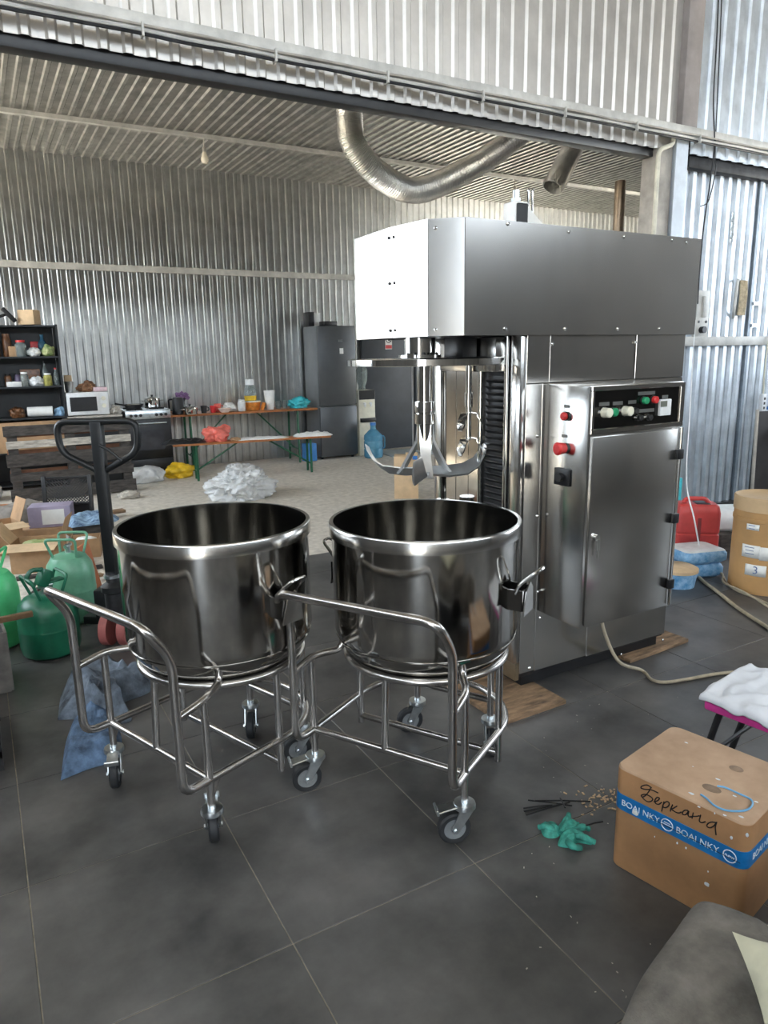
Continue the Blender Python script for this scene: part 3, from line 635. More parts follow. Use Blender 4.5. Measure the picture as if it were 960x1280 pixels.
# lower
t = thing('paper_roll', 'roll of white printed paper lying on the lower bookcase shelf', 'paper roll', (shx(44), 9.70, 0.86+0.062), R(-8))
obj('roll', MB().tube([(-0.14, 0, 0), (0.14, 0, 0)], 0.06, 24), PAPER, t); obj('core', MB().tube([(-0.142, 0, 0), (0.142, 0, 0)], 0.018, 12), CARD, t)
one('paper_wad', MB().blob((0, 0, 0), (0.14, 0.12, 0.12), 12, 0.6, 4), LBLUE, 'crumpled blue and white wrapper on the lower shelf', 'wrapper', (shx(70), 9.70, 0.86), sharp=80)
one('brown_sack', MB().blob((0, 0, 0), (0.16, 0.2, 0.15), 14, 0.5, 3), BROWN, 'dark brown crumpled sack on the lower bookcase shelf', 'bag', (shx(14), 9.74, 0.86), sharp=80)
one('cardboard_tray', MB().bx(-0.39, 0.39, -0.16, 0.14, 0, 0.36, 0.004), CARD, 'wide brown cardboard box filling the bottom bookcase compartment', 'box', (0.50, 9.78, 0.45))
# top of bookcase
t = thing('parcel_box', 'small pale cardboard box standing on top of the bookcase', 'box', (0.665, 9.74, 1.95), R(-30))
obj('carton', MB().box((0, 0, 0.085), (0.19, 0.17, 0.17), None, 0.002), CARDL, t); obj('sealing_tape', MB().box((0, 0, 0.1715), (0.192, 0.04, 0.001)), CREAM, t)
t = thing('hand_tool', 'black handled tool resting on the bookcase top beside the parcel', 'tool', (0.33, 9.70, 1.95))
obj('shaft', MB().tube([(-0.18, 0, 0.015), (0.10, 0, 0.12)], 0.016), BLACK, t)
obj('head', MB().box((0.12, 0, 0.11), (0.05, 0.06, 0.20), Matrix.Rotation(R(-40), 3, 'Y'), 0.01), BLACK, t)

# upright pallet leaning in front of bookcase
t = thing('wooden_pallet', 'weathered dark wooden pallet standing on edge in front of the bookcase', 'pallet', (0.86, 8.72, 0))
for k, (z0, z1, m) in enumerate(((0.735, 0.845, GREYW), (0.60, 0.68, PALEW), (0.40, 0.54, GREYW), (0.235, 0.33, GREYW), (0.02, 0.155, GREYW))):
    obj('pallet_board', MB().box((0, -0.065, (z0+z1)/2), (1.32-0.03*(k % 2), 0.022, z1-z0), None, 0.002, 1), m, t)
for x in (-0.58, 0.0, 0.58): obj('stringer', MB().bx(x-0.05, x+0.05, -0.05, 0.045, 0.0, 0.84), GREYW, t)
for z in (0.08, 0.3, 0.52, 0.76): obj('pallet_board', MB().bx(-0.64, 0.64, 0.046, 0.066, z-0.05, z+0.05), mat('red_brown_board', (0.20, 0.09, 0.05), 0.8, 0, 0.3, 4) if 'red_brown_board' not in MATS else MATS['red_brown_board'], t)
# low cabinet + microwave + stove
t = thing('low_cabinet', 'low black cabinet carrying the microwave', 'cabinet', (1.27, 9.86, 0))
obj('cabinet_body', MB().bx(-0.315, 0.315, -0.26, 0.28, 0.0, 0.82), BKM, t); obj('cabinet_top', MB().bx(-0.32, 0.32, -0.275, 0.28, 0.82, 0.845), PALEW, t)
t = thing('microwave_oven', 'white microwave oven on the low black cabinet', 'microwave', (1.205, 9.77, 0.845), R(-2))
obj('body', MB().bx(-0.245, 0.245, -0.17, 0.17, 0.01, 0.29, 0.008), WHITE, t)
d = obj('door', MB().bx(-0.24, 0.125, -0.186, -0.171, 0.02, 0.28, 0.004), WHITE, t)
obj('window', MB().bx(-0.205, 0.105, -0.190, -0.187, 0.06, 0.235, 0.001, 1), BLACK, d)
for z in (0.21, 0.12): obj('dial', MB().cyl((0.185, -0.171, z), (0.185, -0.19, z), 0.026), CREAM, t)
for x in (-0.2, 0.2): obj('foot', MB().cyl((x, 0, 0), (x, 0, 0.01), 0.015), BLACK, t)
one('onion_heap', MB().blob((0, 0, 0), (0.20, 0.2, 0.14), 21, 0.7, 4), mat('onion_brown', (0.24, 0.12, 0.06), 0.7, 0, 0.4, 18), 'heap of brown onions on top of the microwave', 'onions', (1.24, 9.80, 1.135), sharp=80)
one('pink_packet', MB().box((0, 0, 0.03), (0.16, 0.1, 0.055), None, 0.012), mat('pink_paper', (0.75, 0.55, 0.58), 0.6), 'pale pink packet on the microwave beside the onions', 'packet', (1.37, 9.70, 1.135), R(8))
t = thing('tin_mug', 'grey tin canister on the microwave next to the bookcase', 'canister', (1.02, 9.76, 1.135))
obj('can', MB().lathe([(0, 0), (0.04, 0), (0.055, 0.13), (0.057, 0.135), (0.05, 0.135), (0, 0.12)], n=20), ZINC, t)
one('spice_tin', MB().box((0, 0, 0.15), (0.085, 0.07, 0.12), None, 0.006).box((0, 0, 0.045), (0.07, 0.06, 0.09)), CARDL, 'cream spice tin box behind the grey canister', 'tin', (1.03, 9.885, 1.135))
t = thing('gas_stove', 'steel and black gas stove between microwave and table', 'stove', (1.915, 9.86, 0))
obj('body', MB().bx(-0.285, 0.285, -0.24, 0.28, 0.04, 0.86, 0.004), BLACK, t)
fp = obj('front_panel', MB().bx(-0.285, 0.285, -0.268, -0.241, 0.765, 0.865, 0.004), ZINC, t)
for x in (-0.22, -0.16, -0.10, 0.10, 0.16, 0.22): obj('knob', MB().cyl((x, -0.268, 0.815), (x, -0.29, 0.815), 0.019), BLACK, fp)
d = obj('oven_door', MB().bx(-0.275, 0.275, -0.262, -0.241, 0.26, 0.75, 0.004), BLACK, t)
obj('door_glass', MB().bx(-0.18, 0.18, -0.265, -0.2625, 0.36, 0.62), mat('oven_glass', (0.05, 0.05, 0.055), 0.1), d)
obj('door_handle', MB().cyl((-0.22, -0.285, 0.71), (0.22, -0.285, 0.71), 0.009), ZINC, d)
obj('drawer', MB().bx(-0.275, 0.275, -0.258, -0.241, 0.05, 0.24, 0.004), BLACK, t)
obj('cooktop', MB().bx(-0.288, 0.288, -0.262, 0.28, 0.861, 0.88, 0.004), ZINC, t)
for x in (-0.14, 0.14):
    for y in (-0.11, 0.13): obj('pan_support', MB().tube([(x+0.09*math.cos(i*PI/6), y+0.09*math.sin(i*PI/6), 0.895) for i in range(12)], 0.006, 6, closed=True).bx(x-0.10, x+0.10, y-0.004, y+0.004, 0.88, 0.90).bx(x-0.004, x+0.004, y-0.10, y+0.10, 0.88, 0.90), BLACK, t)
def pot(x, y, z, r, h, m, label, name='cooking_pot', lid=True):
    t = thing(name, label, 'pot', (x, y, z))
    obj('pot_body', MB().lathe([(0, 0), (r*0.94, 0), (r, 0.01), (r, h), (r*1.04, h+0.004), (r*0.96, h), (r*0.95, 0.012), (0, 0.008)], n=28), m, t)
    for s in (-1, 1): obj('handle', MB().tube(fillet([(s*r, -0.03, h*0.75), (s*(r+0.04), -0.03, h*0.8), (s*(r+0.04), 0.03, h*0.8), (s*r, 0.03, h*0.75)], 0.015), 0.005, 8), m, t)
    if lid:
        l = obj('lid', MB().lathe([(0, h+0.03), (r*0.5, h+0.026), (r*1.02, h+0.006), (r*1.02, h+0.001), (0, h+0.001)], n=28), m, t)
        obj('lid_knob', MB().lathe([(0, h+0.055), (0.018, h+0.05), (0.012, h+0.03), (0, h+0.03)], n=14), BLACK, l)
    return t
pot(2.02, 9.79, 0.902, 0.10, 0.11, CHROME, 'shiny lidded steel cooking pot on the stove')
t = thing('frying_pan', 'dark frying pan with pale dish on the stove', 'pan', (1.77, 9.76, 0.902))
obj('pan_body', MB().lathe([(0, 0), (0.09, 0), (0.13, 0.05), (0.125, 0.05), (0.088, 0.006), (0, 0.006)], n=28), DARK, t)
obj('handle', MB().tube([(-0.12, 0.0, 0.045), (-0.23, -0.02, 0.07)], 0.011), BLACK, t)
obj('contents', MB().lathe([(0, 0.055), (0.08, 0.05), (0.11, 0.035), (0.09, 0.008), (0, 0.007)], n=20), PALEW, t)
one('dish_cloth', MB().blob((0, 0, 0), (0.12, 0.12, 0.13), 31, 0.5, 3), PALEW, 'crumpled pale cloth on the cabinet edge beside the microwave', 'cloth', (1.525, 9.645, 0.845), sharp=80)

# beer-garden table and bench
TABW = mat('varnished_pine', (0.36, 0.13, 0.04), 0.35, 0, 0.2, 3, aniso=(2, 14, 14))
GRL = mat('green_table_legs', (0.01, 0.09, 0.04), 0.4, 0.1, 0.15, 10)
def trestle(name, label, cat, L, Wd, H, loc, rz, inset):
    t = thing(name, label, cat, loc, rz)
    n = 2
    for k in range(n):
        y0 = -Wd/2+k*Wd/n; obj('top_plank', MB().bx(-L/2, L/2, y0+0.002, y0+Wd/n-0.002, H-0.027, H, 0.003, 1), TABW, t)
    for s in (-1, 1):
        x = s*(L/2-inset)
        obj('leg_frame', MB().tube([(x, -Wd*0.40, 0), (x, -Wd*0.36, H-0.03), (x, Wd*0.36, H-0.03), (x, Wd*0.40, 0)], 0.016, 8), GRL, t)
        obj('leg_brace', MB().tube([(x, -Wd*0.39, H*0.25), (x, Wd*0.39, H*0.25)], 0.010, 8), GRL, t)
        obj('leg_strut', MB().tube([(x, 0, H*0.25), (s*L*0.10, 0, H-0.03)], 0.011, 8), GRL, t)
    return t
TZ = 0.785
trestle('trestle_table', 'long brown wooden trestle table with green legs against the back wall', 'table', 2.1, 0.58, TZ, (3.28, 9.94, 0), R(-4), 0.28)
trestle('trestle_bench', 'low brown wooden bench with green legs in front of the table', 'bench', 2.05, 0.25, 0.48, (3.08, 8.92, 0), R(-8), 0.28)
tx = lambda px: WL(px, 500, 9.80)
t = thing('electric_kettle', 'black electric kettle at the stove end of the table', 'kettle', (tx(224), 9.88, TZ))
obj('kettle_body', MB().lathe([(0, 0), (0.085, 0), (0.085, 0.02), (0.08, 0.03), (0.075, 0.20), (0.06, 0.225), (0, 0.23)], n=24), BLACK, t)
obj('kettle_handle', MB().tube(fillet([(-0.07, 0, 0.20), (-0.125, 0, 0.20), (-0.12, 0, 0.06), (-0.075, 0, 0.05)], 0.03), 0.011, 8), BLACK, t)
obj('spout', MB().tube([(0.06, 0, 0.17), (0.10, 0, 0.21)], 0.022, 10, r2=0.014), BLACK, t)
t = thing('flower_vase', 'glass vase with purple dried flowers behind the steel bowl', 'vase', (tx(233), 10.04, TZ))
obj('vase', MB().lathe([(0, 0), (0.04, 0), (0.05, 0.06), (0.035, 0.15), (0.045, 0.18), (0.04, 0.18), (0.03, 0.15), (0, 0.02)], n=18), GLASS, t)
obj('flowers', MB().blob((0, 0, 0.18), (0.15, 0.15, 0.12), 41, 0.8, 5), PURP, t)
pot(tx(235), 9.73, TZ, 0.10, 0.085, CHROME, 'wide steel bowl with lid at the stove end of the table', 'steel_pan')
def cup(px, Y, r, h, m, label, name='cup'):
    t = thing(name, label, 'cup', (tx(px), Y, TZ))
    obj('cup_body', MB().lathe([(0, 0), (r*0.75, 0), (r, h), (r*0.93, h), (r*0.7, 0.01), (0, 0.008)], n=20), m, t)
    obj('cup_handle', MB().tube(fillet([(r*0.85, 0, h*0.8), (r*1.55, 0, h*0.75), (r*1.5, 0, h*0.3), (r*0.8, 0, h*0.25)], 0.015), 0.006, 6), m, t)
cup(254, 9.80, 0.045, 0.10, DARK, 'dark grey mug next to the red cups on the table')
cup(265, 9.78, 0.045, 0.095, RED, 'small plain red cup next to the dark mug')
cup(273, 9.86, 0.05, 0.115, CORAL, 'taller coral red cup behind the small red cup')
one('wrapping_paper', MB().blob((0, 0, 0), (0.2, 0.16, 0.13), 44, 0.6, 4), PAPER, 'crumpled white wrapping on the table beside the red cups', 'wrapper', (tx(289), 9.90, TZ), sharp=80)
one('pink_bowl', MB().lathe([(0, 0), (0.05, 0), (0.095, 0.055), (0.09, 0.055), (0.045, 0.008), (0, 0.008)], n=24), mat('pale_pink_bowl', (0.72, 0.55, 0.48), 0.4), 'small pale pink bowl on the table front edge', 'bowl', (tx(278), 9.72, TZ))
t = jar(tx(301), 9.78, TZ, 0.055, 0.16, WBAG, WHITE, 'squat milky white jar on the table')
t = thing('juice_jar', 'tall clear jar of yellow liquid on the orange tub', 'jar', (tx(315), 9.86, TZ+0.135))
obj('jar_body', MB().lathe([(0, 0), (0.08, 0), (0.085, 0.05), (0.085, 0.16), (0.06, 0.21), (0.06, 0.22), (0, 0.22)], n=24), GLASS, t)
obj('liquid', MB().lathe([(0, 0.004), (0.082, 0.004), (0.087, 0.06), (0.087, 0.07), (0, 0.07)], n=24), YELLOW, t)
obj('lid', MB().lathe([(0, 0.22), (0.065, 0.22), (0.065, 0.30), (0, 0.30)], n=20), WHITE, t)
t = thing('orange_tub', 'orange plastic tub under the jar of yellow liquid', 'tub', (tx(317), 9.86, TZ))
obj('tub', MB().lathe([(0, 0), (0.10, 0), (0.12, 0.115), (0, 0.115)], n=28), ORANGE, t); obj('tub_lid', MB().lathe([(0, 0.116), (0.126, 0.116), (0.126, 0.132), (0, 0.134)], n=28), CREAM, t)
one('paper_bucket', MB().lathe([(0, 0), (0.055, 0), (0.08, 0.27), (0.074, 0.27), (0.05, 0.01), (0, 0.01)], n=24), PAPER, 'tall white patterned paper bucket on the table', 'cup', (tx(337), 9.80, TZ))
one('orange_scraper', MB().box((0, 0, 0.055), (0.02, 0.12, 0.11), Matrix.Rotation(R(18), 3, 'Y'), 0.006), ORANGE, 'small orange plastic piece leaning beside the white bucket', 'scraper', (tx(326.5), 9.74, TZ))
for px, lab in ((350, 'small clear drinking glass next to the white bucket'), (358, 'small clear drinking glass next to the teal bag')):
    one('drinking_glass', MB().lathe([(0, 0), (0.035, 0), (0.042, 0.11), (0.039, 0.11), (0.032, 0.008), (0, 0.008)], n=18), GLASS, lab, 'glass', (tx(px), 9.88, TZ))
one('teal_bag', MB().blob((0, 0, 0), (0.30, 0.22, 0.17), 47, 0.6, 4), TEAL, 'crumpled teal plastic bag at the fridge end of the table', 'bag', (tx(374), 9.82, TZ), sharp=80)
bz = 0.48
def bpos(px, off=0.0): p = GY(px, 550, 8.92); return (p.x, 8.92-(p.x-3.08)*math.tan(R(8))+off, bz)
one('coral_bag', MB().blob((0, 0, 0), (0.33, 0.22, 0.23), 51, 0.6, 4), CORAL, 'crumpled coral red plastic bag on the bench', 'bag', bpos(273), sharp=80)
one('black_jacket', MB().patch([(-0.25, -0.11), (0.22, -0.11), (0.22, 0.11), (-0.25, 0.11)], 0.07, 0.0, 52), BLACK, 'black jacket spread along the bench beside the coral bag', 'jacket', bpos(234), R(-8), sharp=80)
one('paper_sheets', MB().patch([(-0.30, -0.10), (0.30, -0.11), (0.32, 0.10), (-0.28, 0.10)], 0.03, 0.0, 53), PAPER, 'crumpled white paper sheets lying on the middle of the bench', 'paper', bpos(325), R(-8), sharp=80)
one('paper_sheets', MB().patch([(-0.22, -0.10), (0.24, -0.11), (0.24, 0.10), (-0.20, 0.10)], 0.06, 0.0, 54), PAPER, 'curled white paper sheets at the fridge end of the bench', 'paper', bpos(385), R(-8), sharp=80)
one('bread_crust', MB().blob((0, 0, 0), (0.13, 0.1, 0.05), 55, 0.4, 3), CARD, 'small brown bread crust next to the coral bag on the bench', 'bread', bpos(294, -0.05), sharp=80)
one('blue_carton', MB().box((0, 0, 0.13), (0.18, 0.14, 0.26), None, 0.004), mat('bright_blue_carton', (0.05, 0.22, 0.55), 0.5), 'blue carton on the floor under the table by the fridge', 'box', (WL(387, 570, 9.72), 9.72, 0))
# fridge
fx = 4.70
t = thing('fridge_freezer', 'dark grey tall fridge freezer against the back wall', 'fridge', (fx, 9.95, 0), R(-2))
FRG = mat('graphite_fridge', (0.11, 0.115, 0.12), 0.38, 0.6, 0.06, 4)
obj('fridge_body', MB().bx(-0.30, 0.30, -0.24, 0.27, 0.03, 1.95, 0.006), mat('grey_fridge_side', (0.22, 0.23, 0.24), 0.4, 0.5, 0.06, 4), t)
d = obj('fridge_door', MB().bx(-0.30, 0.30, -0.30, -0.242, 0.80, 1.95, 0.012), FRG, t)
obj('badge', MB().bx(0.02, 0.09, -0.3015, -0.2995, 1.72, 1.75), ZINC, d); obj('sticker', MB().bx(0.04, 0.10, -0.3015, -0.2995, 1.55, 1.63), PAPER, d)
d = obj('freezer_door', MB().bx(-0.30, 0.30, -0.30, -0.242, 0.05, 0.785, 0.012), FRG, t)
for x in (-0.25, 0.25): obj('foot', MB().cyl((x, -0.2, 0), (x, -0.2, 0.03), 0.02), BLACK, t)
one('radio', MB().box((0, 0, 0.035), (0.22, 0.16, 0.07), None, 0.008), BLACK, 'flat black radio lying on top of the fridge', 'radio', (4.66, 9.86, 1.95), R(5))
one('white_carton', MB().box((0, 0, 0.10), (0.11, 0.10, 0.20), None, 0.003), WHITE, 'white carton standing on top of the fridge', 'box', (4.55, 10.06, 1.95))
one('dark_carton', MB().box((0, 0, 0.105), (0.09, 0.20, 0.21), None, 0.003), DARK, 'dark box standing on the fridge corner behind the carton', 'box', (4.445, 10.08, 1.95))
# water cooler and bottle
t = thing('water_cooler', 'white and black water cooler standing beside the fridge', 'water cooler', (5.20, 9.86, 0))
obj('cooler_body', MB().bx(-0.145, 0.145, -0.15, 0.17, 0.0, 1.0, 0.015), CREAM, t)
obj('tap_panel', MB().bx(-0.135, 0.135, -0.156, -0.151, 0.86, 1.0, 0.002, 1), BLACK, t)
obj('drip_tray', MB().bx(-0.13, 0.13, -0.20, -0.151, 0.52, 0.58, 0.006), BLACK, t)
for x in (-0.05, 0.05): obj('tap', MB().cyl((x, -0.15, 0.80), (x, -0.19, 0.80), 0.018).cyl((x, -0.18, 0.80), (x, -0.18, 0.75), 0.012), WHITE, t)
obj('bottle_neck', MB().lathe([(0, 1.0), (0.06, 1.0), (0.05, 1.06), (0.085, 1.14), (0.09, 1.30), (0.04, 1.40), (0, 1.41)], n=24), GLASS, t)
BIG = mat('blue_water_bottle', (0.16, 0.42, 0.60), 0.12, 0, 0.08, 10, trans=0.5)
t = thing('water_bottle', 'large blue water bottle on the floor in front of the cooler', 'bottle', (5.16, 9.46, 0))
obj('bottle_body', MB().lathe([(0, 0), (0.13, 0), (0.145, 0.02), (0.145, 0.12), (0.137, 0.14), (0.145, 0.16), (0.145, 0.24), (0.137, 0.26), (0.145, 0.28), (0.14, 0.34), (0.08, 0.40), (0.045, 0.43), (0.04, 0.49), (0, 0.49)], n=32), BIG, t)
obj('cap', MB().lathe([(0, 0.488), (0.046, 0.488), (0.046, 0.53), (0, 0.53)], n=18), BLUE, t)
obj('grip', MB().tube(fillet([(0.135, -0.06, 0.33), (0.16, -0.07, 0.30), (0.16, -0.07, 0.16), (0.135, -0.06, 0.13)], 0.03), 0.012, 8), BIG, t)
# dark partition with a white strip as the light in its gap, no smoking sign, mat
struct('door_1', MB().bx(5.40, 6.32, YB-0.09, YB-0.02, 0.0, 2.15, 0.004), mat('charcoal_door', (0.055, 0.06, 0.068), 0.5, 0.1, 0.1, 3))
struct('door_2', MB().bx(6.38, 7.5, YB-0.11, YB-0.02, 0.0, 2.15, 0.004), MATS['charcoal_door'])
struct('door_gap_light', MB().bx(6.325, 6.375, YB-0.06, YB-0.02, 0.02, 2.12), WHITEP)  # white strip stands in for light leaking past the door edge
t = thing('warning_sign', 'small no-fire warning sign on the dark door', 'sign', (WL(486, 432, 10.2), YB-0.093, 1.72))
obj('plate', MB().bx(-0.062, 0.062, -0.002, 0.0, -0.11, 0.11), PAPER, t)
obj('ring', MB().tube([(0.05*math.cos(i*PI/12), -0.004, 0.045+0.05*math.sin(i*PI/12)) for i in range(24)], 0.007, 6, closed=True), BLACK, t)
obj('slash', MB().tube([(-0.036, -0.004, 0.081), (0.036, -0.004, 0.009)], 0.006, 6), BLACK, t)
obj('flame', MB().prism([(-0.012, 0.02), (0.014, 0.02), (0.004, 0.06)], 0.003, 0.005, Matrix.Rotation(R(90), 4, 'X')), BLACK, t)
obj('text_band', MB().bx(-0.058, 0.058, -0.0045, -0.002, -0.10, -0.045), RED, t)
one('floor_mat', MB().box((0, 0, 0.008), (1.1, 0.75, 0.014), None, 0.004), mat('pale_floor_sheet', (0.42, 0.47, 0.50), 0.4, 0, 0.1, 4), 'pale grey sheet lying on the concrete before the dark door', 'mat', (5.98, 9.55, 0), R(-8))
# floor bags
one('white_bag', MB().blob((0, 0, 0), (0.46, 0.30, 0.24), 61, 0.35, 3), WBAG, 'full white plastic bag on the floor in front of the stove', 'bag', (1.73, 9.24, 0), sharp=80)
one('yellow_bag', MB().blob((0, 0, 0), (0.38, 0.26, 0.22), 63, 0.5, 3), YELLOW, 'bright yellow plastic bag on the floor beside the bench', 'bag', (2.20, 9.36, 0), sharp=80)
one('clear_film', MB().blob((0, 0, 0), (0.66, 0.55, 0.40), 65, 0.55, 5, 5), WBAG, 'heap of crumpled translucent film on the concrete behind the bowls', 'film', (2.42, 7.55, 0), sharp=80)
one('pale_bundle', MB().blob((0, 0, 0), (0.22, 0.16, 0.11), 66, 0.3, 3), PALEW, 'pale bundle lying on the concrete beside the pallet', 'bundle', (1.36, 8.25, 0), sharp=80)
t = thing('tall_carton', 'pale cardboard box with blue tape on the concrete behind the machine', 'box', (GY(508, 600, 6.55).x, 6.55, 0), R(-32))
obj('carton', MB().bx(-0.13, 0.13, -0.11, 0.11, 0, 0.46, 0.002), CARDL, t)
obj('flap', MB().box((0.06, -0.125, 0.40), (0.13, 0.004, 0.22), Matrix.Rotation(R(8), 3, 'X')), CARDL, t)
obj('tape_end', MB().box((0.095, -0.14, 0.45), (0.05, 0.004, 0.04)), BLUE, t)

# ---------------------------------------------------------------- pallet jack
JX, JY = 0.52, 3.92
JB = mat('jack_black_paint', (0.007, 0.008, 0.009), 0.42, 0.0, 0.2, 10)
t = thing('pallet_jack', 'black hand pallet jack with upright loop handle behind the bowls', 'pallet jack', (JX, JY, 0), R(-33))
obj('handle_loop', MB().tube(fillet([(0, 0, 0.955), (-0.205, 0, 1.06), (-0.215, 0, 1.22), (0.215, 0, 1.22), (0.205, 0, 1.06), (0, 0, 0.955), ], 0.06), 0.018, 12), JB, t)
obj('drawbar', MB().box((0, 0, 0.79), (0.062, 0.045, 0.86), None, 0.008), JB, t)
obj('release_lever', MB().tube(fillet([(0.02, -0.03, 1.10), (0.06, -0.03, 1.08), (0.13, -0.03, 1.02)], 0.02), 0.008, 8), JB, t)
obj('pump', MB().lathe([(0, 0.18), (0.05, 0.18), (0.05, 0.30), (0.065, 0.31), (0.065, 0.34), (0.035, 0.36), (0.03, 0.42), (0, 0.42)], n=24), DARK, t)
obj('pump_collar', MB().lathe([(0.03, 0.385), (0.045, 0.385), (0.045, 0.40), (0.03, 0.40)], n=24), ZINC, t)
obj('cross_head', MB().bx(-0.13, 0.13, 0.02, 0.14, 0.12, 0.30, 0.01), JB, t)
for s in (-1, 1):
    obj('fork', MB().bx(s*0.19-0.075, s*0.19+0.075, 0.14, 1.15, 0.055, 0.105, 0.008), JB, t)
    obj('steer_wheel', MB().tube([(s*0.05-0.022, 0, 0.09), (s*0.05+0.022, 0, 0.09)], 0.09, 28), mat('pink_polyurethane', (0.42, 0.13, 0.12), 0.5) if 'pink_polyurethane' not in MATS else MATS['pink_polyurethane'], t)
    obj('fork_roller', MB().tube([(s*0.19-0.03, 1.0, 0.04), (s*0.19+0.03, 1.0, 0.04)], 0.04, 18), RUBBER, t)

# ---------------------------------------------------------------- green gas cylinders
def gas_cyl(loc, r, h, m, label, rz=0.0):
    t = thing('gas_cylinder', label, 'gas cylinder', loc, rz)
    obj('tank', MB().lathe([(0, 0), (r*0.72, 0), (r*0.93, 0.02), (r, 0.06), (r, h*0.45), (r*1.008, h*0.46), (r*1.008, h*0.48), (r, h*0.49), (r, h*0.70), (r*0.93, h*0.84), (r*0.72, h*0.95), (r*0.35, h), (0, h)], n=40), m, t)
    obj('valve', MB().cyl((0, 0, h-0.005), (0, 0, h+0.05), 0.016).cyl((-0.03, 0, h+0.04), (0.04, 0, h+0.04), 0.011), ZINC, t)
    for s in (-1, 1):
        obj('carry_handle', MB().tube(fillet([(s*0.05, -0.07, h-0.015), (s*0.09, -0.09, h+0.10), (s*0.09, 0.09, h+0.10), (s*0.05, 0.07, h-0.015)], 0.03), 0.008, 8), m, t)
    obj('data_label', MB().sheet([[((r+0.001)*math.cos(a), (r+0.001)*math.sin(a), z) for a in [R(225+5*i) for i in range(9)]] for z in (h*0.5, h*0.66)]), m if m is not GREENC else GREEND, t)
    return t
gas_cyl((0.19, 3.99, 0), 0.150, 0.335, GREEND, 'dark green gas cylinder with a green steel bracket on top', R(15))
gas_cyl((-0.07, 4.26, 0), 0.148, 0.44, GREENC, 'bright light green gas cylinder beside the dull grey crate', R(-20))
gas_cyl((0.36, 4.46, 0), 0.135, 0.42, GREENM, 'mid green gas cylinder beside the pallet jack handle', R(60))
t = thing('steel_bracket', 'bent green painted steel bracket resting on the dark gas cylinder', 'bracket', (0.19, 3.98, 0.387), R(20))
obj('plate', MB().box((0, 0, 0.035), (0.05, 0.07, 0.09), Matrix.Rotation(R(25), 3, 'Y'), 0.006).box((0.04, 0, 0.01), (0.12, 0.06, 0.012), None, 0.004), GREEND, t)
obj('clamp', MB().tube(fillet([(-0.05, 0, 0.0), (-0.09, 0, 0.05), (-0.06, 0, 0.09), (0.0, 0, 0.08)], 0.02), 0.012, 8), GREEND, t)
one('leaning_board', MB().box((0, 0, 0.19), (0.20, 0.012, 0.36), Matrix.Rotation(R(-14), 3, 'Y'), 0.002), mat('red_edge_board', (0.42, 0.14, 0.06), 0.6, 0, 0.2, 5), 'red edged wooden board leaning between cylinder and pallet jack', 'board', (0.46, 4.70, 0.02), R(40))
# left edge
one('wooden_lath', MB().box((0, 0, 0), (0.62, 0.03, 0.026), None, 0.003), mat('rusty_bar', (0.13, 0.075, 0.035), 0.6, 0.1, 0.3, 8), 'brown flat wooden lath sticking out past the green cylinders', 'lath', (-0.20, 3.62, 0.345), R(6))
mat('dull_crate', (0.13, 0.12, 0.11), 0.7, 0, 0.3, 8)
t = thing('grey_crate', 'grey metal crate at the foot of the green cylinders', 'crate', (-0.26, 3.70, 0), R(4))
for a, b, c, d in ((-0.24, 0.24, -0.14, -0.128), (-0.24, 0.24, 0.128, 0.14), (-0.24, -0.228, -0.128, 0.128), (0.228, 0.24, -0.128, 0.128)): obj('side_wall', MB().bx(a, b, c, d, 0.01, 0.30), MATS['dull_crate'], t)
obj('bottom', MB().bx(-0.228, 0.228, -0.128, 0.128, 0, 0.01), MATS['dull_crate'], t)
t = thing('machine_frame', 'black steel angle frame standing at the crate corner', 'frame', (-0.30, 3.10, 0))
for x in (-0.2, 0.2):
    for y in (-0.22, 0.22): obj('leg', MB().bx(x-0.02, x+0.02, y-0.02, y+0.02, 0, 0.34), DARK, t)
for z in (0.32, 0.05):
    obj('rail', MB().bx(-0.22, 0.22, -0.24, -0.20, z, z+0.03), DARK, t); obj('rail', MB().bx(-0.22, 0.22, 0.20, 0.24, z, z+0.03), DARK, t); obj('rail', MB().bx(0.18, 0.22, -0.2, 0.2, z, z+0.03), DARK, t)
# blue jeans
JEANS = mat('blue_denim', (0.085, 0.14, 0.23), 0.85, 0, 0.35, 14, 0.2, 120)
t = thing('denim_jeans', 'crumpled dirty blue jeans dropped on the tiles beside the trolley', 'jeans', (0, 0, 0))
P2 = lambda l: [tuple(GZ(*q))[:2] for q in l]
obj('trouser_leg', MB().patch(P2([(76, 976), (84, 925), (104, 880), (128, 878), (150, 915), (148, 948), (110, 962)]), 0.085, 0.001, 71, freq=7), JEANS, t, 80)
obj('waist', MB().patch(P2([(72, 900), (80, 862), (112, 845), (150, 842), (190, 850), (186, 866), (150, 882), (165, 900), (140, 906), (108, 900)]), 0.17, 0.001, 73, freq=6, rings=16), mat('faded_grey_denim', (0.11, 0.135, 0.17), 0.85, 0, 0.5, 10, 0.2, 120), t, 80)

